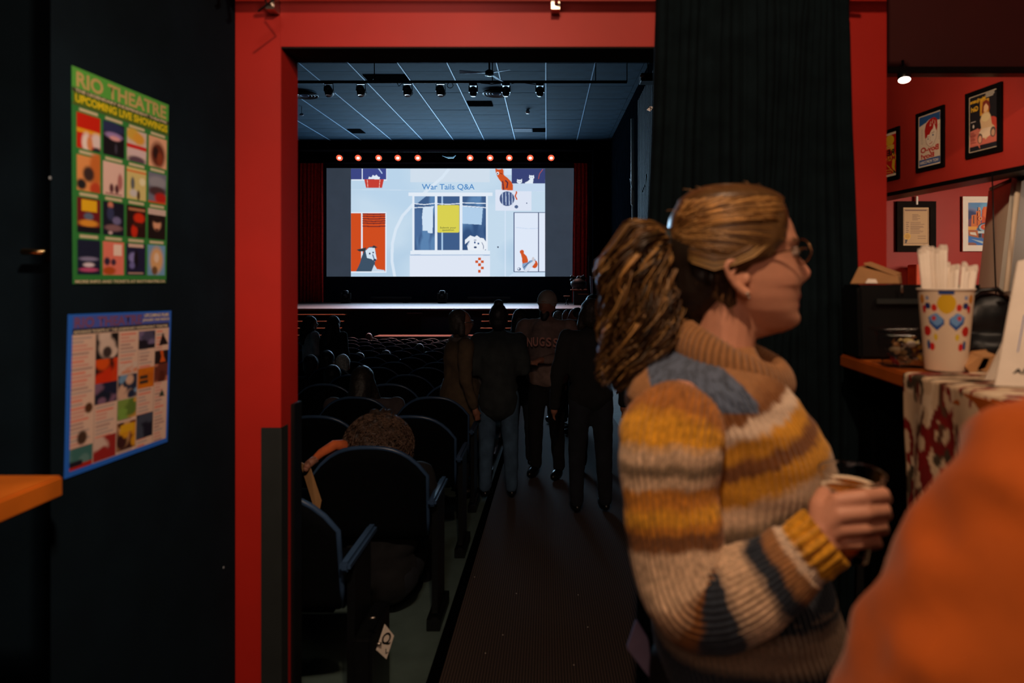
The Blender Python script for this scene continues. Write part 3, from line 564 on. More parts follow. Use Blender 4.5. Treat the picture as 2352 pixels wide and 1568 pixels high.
S.ell(1796-ox, 935-oy, 19, 18, OC); S.poly(sh([(1786, 950), (1810, 945), (1840, 975), (1852, 1010), (1846, 1050), (1800, 1040), (1796, 990)]), OC); S.ell(1910-ox, 1046-oy, 28, 36, OC); S.poly(sh([(1800, 1040), (1850, 1030), (1868, 1012), (1920, 1000), (1905, 1050), (1850, 1112), (1820, 1108), (1800, 1070)]), (130, 160, 196)); S.poly(sh([(1810, 1112), (1850, 1050), (1910, 1010), (1918, 1030), (1870, 1090), (1840, 1116)]), (214, 222, 236)); S.ell(1898-ox, 1000-oy, 12, 18, (206, 200, 206)); S.line(sh([(1812, 1076), (1868, 1022)]), 5, (50, 60, 100))
S.ell(1770-ox, 1090-oy, 16, 14, (60, 80, 120)); S.ell(1766-ox, 1088-oy, 8, 8, (222, 232, 248)); S.blur(1)
ms = bpy.data.materials.new('projected_picture'); ms.use_nodes = True; b_ = ms.node_tree.nodes['Principled BSDF']; at = ms.node_tree.nodes.new('ShaderNodeAttribute'); at.attribute_name = 'Col'
ms.node_tree.links.new(at.outputs['Color'], b_.inputs['Emission Color']); b_.inputs['Emission Strength'].default_value = 1.0; b_.inputs['Base Color'].default_value = (.02, .02, .02, 1)
t0, t1, t2 = P(806, 387, YS-.012), P(1252, 387, YS-.012), P(806, 635, YS-.012)
S.sheet('projected_picture', t0, t1, t2, ms, sc)
def SP(x, y): return t0+(t1-t0)*((x-ox)/1750)+(t2-t0)*((y-oy)/975)+V((0, -.01, 0))
def ems(n, c): return mat('screen_ink_'+n, c, .9, .01, 3, emit=1.0, spec=0)
k = (t1.x-t0.x)/1750
IB, IG = ems('blue', (86, 140, 196)), ems('olive', (110, 116, 60)); IYL = ems('yellow', (218, 212, 84))
text('lettering', 'War Tails Q&A', SP(894, 322), (1, 0, 0), (0, 0, -1), IB, width=476*k, height=60*k, parent=sc, bold=.012)
text('lettering', 'Submit your', SP(1058, 708), (1, 0, 0), (0, 0, -1), IG, width=146*k, height=21*k, parent=sc, bold=.015)
text('lettering', 'question', SP(1078, 730), (1, 0, 0), (0, 0, -1), IG, width=106*k, height=20*k, parent=sc, bold=.015)
# stage
stz, Yf = .77, 21.0
def planks():
    root = thing('stage', 'wide wooden stage in front of the cinema screen, its boards lit pink', 'stage', (-4, Yf, -1))
    MB().box((-10.9, Yf+.03, -1.1), (2.3, 30.5, stz-.03)).build('stage_front', M['soffit'], root)
    n = 16
    for i in range(n):
        y0 = Yf+i*9.4/n; MB().box((-10.9, y0+.004, stz-.03), (2.3, y0+9.4/n-.004, stz-random.random()*.003)).build('board', M['stage'], root)
    MB().box((-10.9, Yf-.03, stz-.05), (2.3, Yf+.002, stz-.004)).build('edge_strip', M['stage'], root)
    q = P(935, 718, Yf-.03); MB().box((q.x, Yf-.1, q.z-.02), (q.x+.46, Yf+.02, q.z)).build('ledge', M['stage'], root)
planks()
tre = mat('step_tread', (190, 120, 84), .45, .1, 8)
def steps(name, x0, x1, n, lab):
    t = thing(name, lab, 'steps', (x0, Yf, -.9))
    for i in range(n):
        z = stz-.17-.19*i; y = Yf-.02-.26*(i+1)
        MB().box((x0, y, z-.022), (x1, y+.30, z)).build('tread', tre, t)
    for xx in (x0-.03, x1): MB().box((xx, Yf-.26*n-.1, -1.0), (xx+.03, Yf-.2, -.1)).build('stringer', M['soffit'], t)
steps('stage_steps', P(684, 0, 20.6).x-.25, P(788, 0, 20.6).x, 5, 'black stairs with lit treads behind the two standing women at left')
steps('stage_steps', P(1106, 0, 20.6).x, P(1180, 0, 20.6).x, 5, 'black stairs with lit treads behind the person with the hair bun')
ld = thing('low_platform', 'low pink-lit platform with pale panelled front before the stage', 'platform', P(940, 790, 19.6))
q0, q1 = P(858, 774, 19.7), P(1085, 774, 19.7)
MB().box((q0.x, 19.7, q0.z-.02), (q1.x, 20.4, q0.z+.02)).build('top', mat('platform_top', (130, 80, 70), .7, spec=.2), ld)
MB().box((q0.x, 19.8, -1.0), (q1.x, 20.5, q0.z-.02)).build('body', M['soffit'], ld)
for i in range(7):
    xa = q0.x+.55+i*.42; MB().box((xa, 19.76, q0.z-.42), (xa+.36, 19.8, q0.z-.06)).build('panel', M['conc'], ld)
# side curtains by the screen
def side_cur(lab, x0, x1, Y, z0, z1, folds, m, x0b=None):
    t = thing('stage_curtain', lab, 'curtain', ((x0+x1)/2, Y, z0))
    grid('cloth', folds*10, 14, drape_fn(x0, x0 if x0b is None else x0b, x1, Y, z0, z1, folds, .07, folds), m, t); return t
cL = side_cur('long red velvet curtain at the left side of the cinema screen', P(686, 0, 27.2).x, P(742, 0, 27.2).x, 27.2, stz+.02, 6.6, 7, M['redcur'])
cR = side_cur('narrow red velvet curtain at the right side of the cinema screen', P(1318, 0, 27.4).x, P(1350, 0, 27.4).x, 27.4, stz+.02, 6.6, 4, M['redcur'], P(1313, 0, 27.4).x)
side_cur('dark maroon curtain between the red curtain and the exit sign', P(1352, 0, 27.6).x, 1.9, 27.6, stz+.02, 6.6, 5, mat('maroon_velvet', (44, 12, 12), .9, .2, 8))
for px in (715, 733): q = P(px, 690, 27.2); tag(MB().tube([(q.x, 27.2, stz), (q.x, 27.2, stz+.32)], .012, 6).tube([(q.x-.15, 27.2, stz+.01), (q.x+.15, 27.2, stz+.01)], .012, 6).build('curtain_stand', M['trunkl'], None), 'thin pale stand foot under the left red curtain, '+('left one' if px == 715 else 'right one'), 'stand')
# border valance and lamps
st('wall_valance', mat('valance_cloth', (20, 12, 15), 1, .3, 2, spec=0, ior=1.001), MB().box((-9.8, 26.6, P(0, 374, 26.6).z), (1.8, 26.66, 7.6)))
posn = ['far left', 'second from left', 'third from left', 'fourth from left', 'fifth from left', 'fifth from right', 'fourth from right', 'third from right', 'second from right', 'far right']
batt = tag(MB().tube([(-9.3, 26.3, P(0, 348, 26.3).z), (.9, 26.3, P(0, 348, 26.3).z)], .03, 8).tube([(-9.3, 26.3, P(0, 348, 26.3).z), (-9.3, 26.3, 7.59)], .02, 6).tube([(.9, 26.3, P(0, 348, 26.3).z), (.9, 26.3, 7.59)], .02, 6).build('lamp_bar', M['rodm'], None, True), 'thin dark pipe that carries the ten lit stage lamps', 'pipe')
for i, px in enumerate((780, 823, 870, 914, 960, 1080, 1126, 1170, 1218, 1266)):
    q = P(px, 362, 26.1); t = thing('stage_lamp', 'glowing stage lamp above the screen, '+posn[i]+' of the row of ten', 'stage lamp', q, 'lit stage lamps above the screen')
    r_ = Matrix.Rotation(-1.0, 3, 'X')
    MB().lathe([(.05, .22), (.11, .16), (.13, .0), (.13, -.02)], q, 16, rot=r_).build('can', M['blk2'], t, True)
    MB().lathe([(.125, -.0215), (0, -.026)], q, 16, rot=r_, cap=False).build('lens', M['halo'], t); lamp('stage_lamp_light', 'SPOT', q+r_ @ V((0, 0, -.12)), 26, (1, .62, .5), .08, (q.x, 17, -.6), 60, .8)
    MB().ell(q+r_ @ V((0, 0, -.04)), (.052, .03, .042), 12).build('bulb', M['glow'], t, True)
    MB().box(q+V((-.015, .1, .06)), q+V((.015, .2, P(0, 348, 26.3).z-q.z+.02))).build('yoke', M['rodm'], t)
q = P(1031, 360, 26.2); pj = thing('hanging_dome', 'small pale blue curved fixture hanging between the two groups of stage lamps', 'fixture', q)
MB().add([q+V((-.26, 0, .04)), q+V((-.1, 0, .0)), q+V((.14, 0, .0)), q+V((.26, 0, .06)), q+V((.17, 0, -.05)), q+V((-.05, 0, -.05)), q+V((-.26, .06, .04)), q+V((-.1, .06, .0)), q+V((.14, .06, .0)), q+V((.26, .06, .06)), q+V((.17, .06, -.05)), q+V((-.05, .06, -.05))],
  [(0,1,2,3,4,5), (11,10,9,8,7,6), (0,6,7,1), (1,7,8,2), (2,8,9,3), (3,9,10,4), (4,10,11,5), (5,11,6,0)]).build('shade', mat('pale_blue_shade', (120, 170, 200), .4, .1, 6, emit=.35), pj)
MB().tube([q, (q.x, q.y, 7.6)], .01, 6).build('hanger', M['rodm'], pj)
# lighting bar on the auditorium ceiling
Yb = 15.9; zb2 = P(0, 188, Yb).z
tr_ = thing('lighting_bar', 'long black lighting bar hung across the auditorium ceiling', 'lighting bar', (-2, Yb, zb2))
MB().tube([(P(600, 0, Yb).x, Yb, zb2), (P(1440, 0, Yb).x, Yb, zb2)], .035, 10).build('pipe', M['rodm'], tr_, True)
for px in (860, 1131, 1368, 1440): x = P(px, 0, Yb).x; MB().tube([(x, Yb, zb2), (x, Yb, ZC(Yb))], .012, 6).build('hanger', M['rodm'], tr_)
MB().tube([P(850, 188, Yb), P(858, 180, Yb), P(872, 190, Yb), P(905, 186, Yb)], .015, 6).tube([P(911, 188, Yb-.05), P(916, 198, Yb-.05), P(925, 190, Yb-.05)], .01, 6).tube([P(1100, 190, Yb), P(1130, 193, Yb), P(1160, 190, Yb)], .012, 6).tube([P(1175, 192, Yb), P(1190, 188, Yb), P(1230, 194, Yb)], .01, 6).build('cable', M['rodm'], tr_)
MB().tube([P(1034+7*math.cos(a_), 196+6*math.sin(a_), Yb) for a_ in [k*PI/6 for k in range(13)]], .008, 6, cap=False).build('cable_coil', M['rodm'], tr_)
nm = ['leftmost on the ceiling bar', 'second from the left on the ceiling bar', 'third from the left on the ceiling bar', 'fourth from the left on the ceiling bar']
for i, px in enumerate((755, 829, 936, 1012)):
    q = P(px, 209, Yb); t = thing('par_can', 'round dark theatre lamp, '+nm[i], 'theatre lamp', q, 'dark lamps on the ceiling bar'); r_ = Matrix.Rotation(1.15, 3, 'X')
    MB().lathe([(.04, .16), (.085, .12), (.10, .0), (.115, -.09), (.095, -.09)], q, 14, rot=r_).build('can', M['blk2'], t, True)
    MB().tube([q+V((-.11, 0, 0)), q+V((-.10, 0, .17)), q+V((.10, 0, .17)), q+V((.11, 0, 0))], .011, 6).build('yoke', M['rodm'], t)
    MB().box(q+V((-.09, -.03, .145)), q+V((.09, -.01, .165))).build('clamp', M['steel'], t)
    MB().lathe([(.06, 0), (.05, .012)], q+V((0, -.04, -.11)), 12).build('rim_glint', M['steel'], t)
nm = ['left', 'middle', 'right']
for i, px in enumerate((1087, 1162, 1240)):
    q = P(px, 206, Yb); t = thing('moving_head_light', 'black moving-head light on the ceiling bar, '+nm[i]+' one of three', 'moving light', q, 'moving lights on the ceiling bar')
    MB().box(q+V((-.09, -.07, .08)), q+V((.09, .07, .15))).build('base', M['blk2'], t, bevel=.01)
    for d_ in (-.0925, .0925): MB().box(q+V((d_-.0125, -.04, -.07)), q+V((d_+.0125, .04, .09))).build('arm', M['blk2'], t, bevel=.008)
    MB().lathe([(.045, .09), (.08, .05), (.082, -.08), (.06, -.13), (.05, -.135)], q+V((0, 0, -.02)), 14).build('head', M['blk2'], t, True)
    MB().box(q+V((-.07, -.075, .1)), q+V((-.01, -.07, .125))).box(q+V((.01, -.075, .1)), q+V((.07, -.07, .125))).build('label_plate', M['trunkl'], t)
# ceiling fan
q = P(1124, 168, 15.2); fan = thing('ceiling_fan', 'dark ceiling fan with three blades above the lighting bar', 'ceiling fan', q)
MB().lathe([(.0, -.07), (.06, -.06), (.09, -.03), (.10, .03), (.05, .07), (.0, .08)], q, 20, cap=False).build('motor', M['blk2'], fan, True)
MB().lathe([(.09, -.04), (.095, -.055), (.08, -.06)], q, 20, cap=False).build('rim', M['trunkl'], fan)
MB().tube([q, (q.x, q.y, ZC(15.2))], .02, 8).build('down_rod', M['rodm'], fan)
for ang, ln_ in ((PI+.1, .66), (-.42, .52), (1.25, .7)):
    r_ = Matrix.Rotation(ang, 3, 'Z'); pts = [V((.08, -.03, 0)), V((ln_, -.075, -.012)), V((ln_, .06, .02)), V((.08, .03, 0))]
    MB().slab([q+r_ @ p for p in pts], (0, 0, .01)).build('blade', M['runner'], fan)
q = P(1212, 258, 20.6); spk = thing('smoke_detector', 'small pale detector on the dark ceiling right of centre', 'detector', q)
MB().lathe([(.05, -.06), (.07, 0), (.04, .05)], (q.x, q.y, ZC(20.6)-.06), 14).build('body', M['white'], spk, True)
q = P(693, 263, 20.2); tag(MB().ell(q, (.07, .05, .04), 10).tube([q, (q.x, q.y, ZC(q.y))], .012, 6).build('ceiling_sprinkler', M['trunkl'], None), 'tiny pale fixture hanging beside the left door jamb', 'fixture')
# floor moving heads and battens on stage
for i, px in enumerate((794, 1016, 1261)):
    q = P(px, 694, 0); Y = 26.6; x = (px-CX)/F*Y; t = thing('floor_moving_light', ['dark moving light standing on the stage, left of the screen centre', 'dark moving light standing on the stage under the yellow card', 'dark moving light on the stage behind the man in the beanie'][i], 'moving light', (x, Y, stz))
    MB().box((x-.17, Y-.15, stz), (x+.17, Y+.15, stz+.16)).build('base', M['blk2'], t, bevel=.02)
    for d_ in (-.165, .165): MB().box((x+d_-.035, Y-.07, stz+.14), (x+d_+.035, Y+.07, stz+.4)).build('arm', M['guard'], t, bevel=.02)
    MB().lathe([(.07, .5), (.12, .47), (.13, .2), (.09, .16)], (x, Y, stz), 14).build('head', M['blk2'], t, True)
    MB().box((x-.04, Y-.14, stz+.31), (x+.04, Y-.13, stz+.335)).build('display', M['trunkl'], t)
for i, (a_, b_) in enumerate(((852, 944), (1074, 1172))):
    Y = 27.0; xa, xb = (a_-CX)/F*Y, (b_-CX)/F*Y; t = thing('light_batten', ['long low light batten on the stage floor, left of centre', 'long low light batten on the stage floor, right of centre'][i], 'light batten', (xa, Y, stz))
    MB().box((xa, Y-.06, stz+.14), (xb, Y+.06, stz+.23)).build('housing', M['guard'], t, bevel=.01)
    for x in (xa+.2, xb-.2): MB().box((x-.1, Y-.1, stz), (x-.07, Y+.1, stz+.14)).box((x-.1, Y-.12, stz), (x+.1, Y+.12, stz+.02)).build('foot', M['blk2'], t)
# gear at the stage's right end
Yg = 24.5
def gz(px, py): return P(px, py, Yg)
gc = thing('equipment_case', 'black equipment case standing at the right end of the stage', 'case', gz(1335, 690))
x0, x1 = gz(1318, 0).x, gz(1348, 0).x; MB().box((x0, Yg, stz), (x1, Yg+.6, gz(0, 668).z)).build('body', M['blk2'], gc, bevel=.01)
MB().box((x0-.1, Yg-.03, gz(0, 666).z), (x1+.02, Yg+.6, gz(0, 664.5).z)).box((x0+.15, Yg-.03, gz(0, 676).z), (x1+.05, Yg, gz(0, 674.5).z)).build('metal_edge', tre, gc)
hp_ = MB()
for k in range(16):
    a_ = gz(random.uniform(1312, 1346), random.uniform(634, 662)); b_ = gz(random.uniform(1312, 1346), random.uniform(636, 664)); hp_.chain([a_, (a_+b_)/2+V((0, random.uniform(-.1, .2), .1)), b_], [.05, .04, .05], 6)
hp_.ell(gz(1329, 651), (.3, .25, .2), 12)
tag(hp_.build('cable_heap', M['guard'], None, True), 'tangled dark cables and cloth heaped on the case at the stage right', 'cable heap')
stn = thing('stage_stool', 'small pink-lit folding stool on the stage left of the equipment case', 'stool', gz(1302, 700))
MB().box(gz(1295, 681), gz(1309, 679)+V((0, .3, 0))).build('seat', tre, stn)
MB().tube([gz(1297, 681), gz(1306, 702)], .012, 6).build('leg', M['rodm'], stn); MB().tube([gz(1307, 681), gz(1297, 702)], .012, 6).build('leg', M['rodm'], stn)
pp = thing('white_panel_post', 'upright pale blue post beside the equipment case on stage', 'post', gz(1360, 690))
MB().slab([gz(1355, 633), gz(1361, 636), gz(1363, 702), gz(1358, 702)], (0, .06, 0)).build('post', M['trunkl'], pp)
MB().box(gz(1361, 638.5), gz(1376, 637)+V((0, .05, 0))).build('arm', M['trunkl'], pp)
# right wall of the auditorium: conduit, lights, exit sign
Yc = 17.7
cd = thing('wall_conduit', 'tall pale conduit post on the ribbed right wall of the auditorium', 'conduit', (P(1452, 0, Yc).x, Yc, -.6))
xc = P(1454, 0, Yc).x; MB().tube([(xc, Yc+.03, P(0, 470, Yc).z), (xc, Yc+.03, P(0, 272, Yc).z)], .055, 12).build('upper_duct', M['white'], cd, True)
MB().tube([(xc+.01, Yc+.03, P(0, 580, Yc).z-2.4), (xc+.01, Yc+.03, P(0, 452, Yc).z)], .038, 12).build('lower_duct', M['white'], cd, True)
MB().tube([P(1447, 410, Yc-.03), P(1450, 425, Yc-.03), P(1456, 438, Yc-.03)], .01, 6).tube([P(1484, 400, 14.5), P(1482, 425, 14.5), P(1474, 442, 14.5)], .012, 6).build('cable', M['trunkl'], cd)
Yk = 13.2
vp = thing('wall_pipe', 'thin pale pipe running up the wall beside the black curtain', 'pipe', P(1505, 600, Yk))
MB().tube([P(1505, 270, Yk), P(1508, 700, Yk)], .012, 8).build('pipe', mat('warm_pipe', (200, 170, 150), .5), vp, True)
q = P(1501, 456, Yk-.05); fx = thing('wall_light', 'small double lit fixture on the wall pipe beside the black curtain', 'wall light', q)
for dz in (.035, -.035): MB().ell(q+V((-.02, 0, dz)), (.05, .04, .025), 10).build('lamp', mat('wall_light_glow', (255, 235, 215), .5, .02, 4, emit=1.6), fx, True)
MB().box(q+V((.03, 0, -.16)), q+V((.065, .03, .14))).build('plate', M['white'], fx)
q = P(1494, 248, 13.4); f2 = thing('wall_light', 'small caged pale light high beside the curtain edge', 'wall light', q)
MB().slab([q+V((-.07, 0, -.03)), q+V((0, 0, .04)), q+V((.07, 0, .02)), q+V((0, 0, -.06))], (0, .03, 0)).build('face', mat('caged_glow', (200, 165, 140), .5, .02, 4, emit=.5), f2)
MB().tube([q+V((-.05, -.01, .02)), q+V((.05, -.01, -.03))], .006, 6).tube([q+V((.0, -.01, .05)), q+V((0, -.01, -.06))], .006, 6).build('cage', M['rodm'], f2); MB().box(q+V((.0, .03, -.02)), (2.4, q.y+.06, q.z+.02)).build('bracket', M['rodm'], f2)
q = P(1478, 175, 13.6); f3 = thing('ceiling_projector', 'dark box with a faint copper glint near the curtain top', 'box', q)
MB().box(q+V((-.05, 0, -.09)), q+V((.25, .3, .07))).build('body', M['blk2'], f3, bevel=.01); MB().tube([q+V((.1, .1, .05)), (q.x+.1, q.y+.1, ZC(q.y))], .012, 6).build('hanger', M['rodm'], f3); MB().ell(q+V((-.03, -.02, 0)), (.045, .02, .03), 8).build('lens', tre, f3)
q = P(1387, 523.5, 27.0); ex = thing('exit_sign', 'small glowing red EXIT sign on the dark wall right of the screen', 'exit sign', q)
MB().box(q+V((-.15, 0, -.1)), q+V((.13, .06, .1))).build('housing', M['blk2'], ex)
text('lettering', 'EXIT', q+V((-.14, -.006, .075)), (1, 0, 0), (0, 0, -1), M['exit'], width=.26, height=.15, parent=ex, bold=.05)
MB().box(q+V((-.15, -.004, -.1)), q+V((.13, 0, .1))).build('face', mat('exit_face', (120, 0, 12), .5, .02, 5, emit=.5), ex)
MB().tube([q+V((.13, .05, .15)), q+V((.2, .0, .32))], .015, 6).build('bracket', M['trunkl'], ex)
tag(MB().tube([P(1350, 586, 27), P(1374, 586, 27), P(1378, 583, 27)], .012, 6).tube([P(1378, 583, 27), P(1378, 540, 27)], .008, 6).tube([P(1352, 586, 27), (P(1352, 0, 27).x, 27, .77)], .015, 6).build('handrail', M['guard'], None), 'thin dark rail below the exit sign', 'rail')

# ================================================================ SEATS
def seat_proto():
    t = thing('theatre_seat', 'x', 'seat', (0, 0, 0), 'theatre seats in the raked rows')
    def bk(u, v, off=0, gr=0):           # rounded-top back, bulging to the rear (-Y is towards the doorway)
        x = (u-.5)*2; top = .85-.10*abs(x)**3.0-.03*x*x; z = .42+(top-.42)*v
        hw = .255*(1-.05*(1-v))
        return V((x*hw, .035*(x*x)-.03+.10*(1-v)+off, z))
    n, m_ = 13, 8
    vs = [bk(i/(n-1), j/(m_-1)) for j in range(m_) for i in range(n)]+[bk(i/(n-1), j/(m_-1), .055) for j in range(m_) for i in range(n)]
    k = n*m_; fs = []
    for j in range(m_-1):
        for i in range(n-1):
            a_ = j*n+i; fs += [(a_, a_+1, a_+n+1, a_+n), (k+a_+n, k+a_+n+1, k+a_+1, k+a_)]
    for i in range(n-1): fs += [(i+1, i, k+i, k+i+1), ((m_-1)*n+i, (m_-1)*n+i+1, k+(m_-1)*n+i+1, k+(m_-1)*n+i)]
    for j in range(m_-1): fs += [(j*n, (j+1)*n, k+(j+1)*n, k+j*n), ((j+1)*n+n-1, j*n+n-1, k+j*n+n-1, k+(j+1)*n+n-1)]
    MB().add(vs, fs).build('backrest', M['seatb'], t, True)
    path = [bk(0, j/4, .02)+V((-.004, 0, 0)) for j in range(5)]+[bk(i/14, 1, .02)+V((0, 0, .006)) for i in range(1, 14)]+[bk(1, 1-j/4, .02)+V((.004, 0, 0)) for j in range(5)]
    MB().tube(path, .0105, 6).build('back_rim', M['rim'], t, True)  # the screen's blue light along the seat edge is put into the rim colour
    MB().box((-.235, .10, .40), (.235, .52, .48)).build('seat_cushion', M['seatb'], t, bevel=.02)
    MB().box((.262, .02, .58), (.30, .40, .615)).build('armrest', M['rim'], t, bevel=.01)
    MB().box((.268, .10, .06), (.294, .32, .58)).box((.25, .06, 0), (.312, .36, .05)).build('pedestal', M['blk2'], t)
    return t
proto = seat_proto(); kids = list(proto.children)
rowsY = [2.27]+[3.07+.95*k for k in range(17)]
ordn = ['first', 'second', 'third', 'fourth', 'fifth', 'sixth', 'seventh', 'eighth', 'ninth', 'tenth', 'eleventh', 'twelfth', 'thirteenth', 'fourteenth', 'fifteenth', 'sixteenth', 'seventeenth', 'eighteenth']
first = True; SEATS = {}
for ri, Y in enumerate(rowsY):
    for si in range(14):
        x = -.80-.565*si
        if ri == 0: x = -.96-.565*si
        if ri % 2 and ri > 1: x -= .03
        if x-.2 < -(595+10)/F*(Y+.1) and si > 0: break
        if ri == 0 and si > 0: break
        if first: r = proto; first = False
        else:
            r = proto.copy(); C.objects.link(r)
            for ch in kids: c_ = ch.copy(); C.objects.link(c_); c_.parent = r
        yo = Y+.012*si*si*(.6 if ri > 5 else 0)
        r.location = (x, yo, fz(Y)); r.rotation_euler = (0, 0, -.02*si if ri > 5 else 0)
        r['label'] = 'dark theatre seat, %s from the aisle in the %s row from the doorway' % (ordn[si], ordn[ri])
        SEATS[(ri, si)] = r
# row-letter plate on the end of the nearest row
q = P(885, 1475, 2.36); pl = thing('row_plate', 'pale diamond row plate with the letter Q on the nearest seat end', 'sign plate', q)
rr = Matrix.Rotation(.9, 3, 'Z')
def rl_(x, z): return q+rr @ V((x, 0, z))
MB().slab([rl_(0, .062), rl_(.038, .008), rl_(.005, -.06), rl_(-.036, -.012)], rr @ V((0, .004, 0))).build('plate', M['paper'], pl)
text('lettering', 'Q', rl_(-.016, .032)+rr @ V((0, -.001, 0)), rr @ V((1, 0, 0)), (0, 0, -1), M['blk2'], height=.045, parent=pl, bold=.02)
text('lettering', 'L', rl_(.0, -.022)+rr @ V((0, -.001, 0)), rr @ V((1, 0, 0)), (0, 0, -1), M['blk2'], height=.018, parent=pl, bold=.02)
MB().box((-.665, 2.34, .0), (-.60, 2.62, .33)).build('end_panel', M['blk2'], pl, bevel=.01)
MB().tube([P(862, 1478, 2.33), P(876, 1478, 2.33)], .005, 6).tube([P(846, 1420, 2.33), P(862, 1418, 2.33)], .005, 6).build('hinge', M['steel'], pl, True)
# ================================================================ PEOPLE IN THE AUDITORIUM
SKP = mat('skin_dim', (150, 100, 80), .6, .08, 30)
def cloth(n, c): return mat('cloth_'+n, c, .95, .25, 14, .15)
def person(label, px, py, Y, yaw=0, pose='stand', top=('charcoal', (26, 27, 29)), bot=('navy', (24, 28, 36)), hair=('short', (20, 16, 14)), arms='down', wide=1.0, glasses=False, vox=.02, group=None, tilt=0, s=None, coat=0, skin=SKP):
    if pose == 'sit': Y = min(rowsY, key=lambda r: abs(r+.24-Y))+.24
    zt = HC-(py-CY)/F*Y; x = (px-CX)/F*Y
    if pose == 'stand': s = (zt-fz(Y))/1.76; base = V((x, Y, fz(Y)+.02))
    else: s = s or .98; base = V((x, Y, zt-1.36*s))
    t = thing('person', label, 'person', base, group); R_ = Matrix.Rotation(yaw, 3, 'Z')
    J = lambda a, b, c: base+R_ @ V((a*s, b*s, c*s))
    up = 0 if pose == 'stand' else -.40          # sitting: everything above the hips is lower
    w_ = wide
    hy = tilt
    # arms
    sh_ = [J(-.19*w_, 0, 1.43+up), J(.19*w_, 0, 1.43+up)]
    if arms == 'down': el = [J(-.27*w_, -.03, 1.14+up), J(.27*w_, -.03, 1.14+up)]; wr_ = [J(-.28*w_, .05, .88+up), J(.28*w_, .05, .88+up)]
    elif arms == 'front': el = [J(-.25*w_, .0, 1.16+up), J(.25*w_, .0, 1.16+up)]; wr_ = [J(-.08, .25, 1.14+up), J(.09, .26, 1.12+up)]
    elif arms == 'lap': el = [J(-.25*w_, .06, 1.16+up), J(.25*w_, .06, 1.16+up)]; wr_ = [J(-.14, .28, 1.02+up), J(.14, .28, 1.02+up)]
    elif arms == 'rest': el = [J(-.30, .16, 1.20+up), J(.25*w_, .06, 1.16+up)]; wr_ = [J(-.42, .34, 1.24+up), J(.14, .28, 1.02+up)]
    if pose == 'stand': hips = [J(-.09, 0, .92), J(.09, 0, .92)]; kn = [J(-.11, .03, .5), J(.11, .0, .5)]; an = [J(-.12, -.01, .08), J(.12, -.02, .08)]
    else: hips = [J(-.09, 0, .55), J(.09, 0, .55)]; kn = [J(-.11, .44, .55), J(.11, .44, .55)]; an = [J(-.11, .48, .14), J(.11, .48, .14)]
    # body: one continuous skin surface
    b = MB(); hc_ = J(0, .02+hy, 1.63+up)
    rz = R_
    b.ell(hc_+R_ @ V((0, -.012*s, .01*s)), (.077*s, .095*s, .105*s), 14, rot=rz).cap(J(0, .055+hy, 1.56+up), J(0, .065+hy, 1.535+up), .045*s, .032*s)
    b.ell(J(0, .115+hy, 1.60+up), (.014*s, .022*s, .028*s), 8, rot=rz)
    for q_ in (-1, 1):
        b.ell(J(.078*q_, 0+hy, 1.60+up), (.012*s, .02*s, .032*s), 8, rot=rz)
        b.ell(J(.032*q_, .078+hy, 1.655+up), (.026*s, .014*s, .010*s), 8, rot=rz)
    b.ell(J(0, .095+hy, 1.563+up), (.022*s, .012*s, .008*s), 8, rot=rz)
    b.cap(J(0, 0, 1.40+up), J(0, .01+hy*.7, 1.54+up), .062*s, .05*s).cap(J(0, 0, 1.36+up), J(0, 0, 1.0+up), .12*s, .12*s)
    for i in (0, 1):
        b.chain([J(0, 0, 1.36+up), sh_[i], el[i], wr_[i]], [.07*s, .05*s, .038*s, .027*s]); b.chain([J(0, 0, 1.0+up), hips[i], kn[i], an[i]], [.1*s, .08*s, .055*s, .04*s])
        d = (wr_[i]-el[i]).normalized(); sd = -1 if i == 0 else 1
        pc_ = wr_[i]+d*.05*s; b.ell(pc_, (.036*s, .036*s, .05*s), 8, rot=d.to_track_quat('Z', 'Y').to_matrix())
        lat = (R_ @ V((0, 1, 0))); lat = (lat-d*lat.dot(d)).normalized()
        for f in range(4): a_ = pc_+d*.035*s+lat*(.024-.016*f)*s; b.chain([a_, a_+d*.035*s, a_+d*.055*s-R_ @ V((sd*.02*s, 0, 0))], [.011*s, .010*s, .009*s], 6)
        b.chain([pc_+lat*.02*s, pc_+lat*.045*s+d*.03*s], [.012*s, .010*s], 6)
    b.remesh('body', skin, t, vox*.8, 2)
    # upper garment
    c = MB()
    c.cap(J(0, -.005, 1.36+up), J(0, 0, 1.08+up), .135*s*w_, .14*s*w_).ell(J(0, 0, 1.22+up), (.2*s*w_, .135*s, .27*s), 16, rot=rz)
    c.ell(J(0, 0, .97+up), (.185*s*w_, .14*s, .16*s), 16, rot=rz).cap(J(-.13*w_, 0, 1.43+up), J(.13*w_, 0, 1.43+up), .07*s, .07*s).cap(J(0, 0, 1.44+up), J(0, .0, 1.49+up), .078*s, .066*s)
    if coat: c.cap(J(0, 0, 1.0+up), J(0, 0, 1.0+up-coat), .17*s*w_, .20*s*w_)
    for i in (0, 1): c.chain([sh_[i], el[i], wr_[i]], [.078*s, .062*s, .045*s])
    cm = cloth(*top)
    c.remesh('jacket' if top[0] != 'rust' else 'sweater', cm, t, vox, 2, disp=lambda p: .010*noise.noise(p*9)+.006*noise.noise(p*21))
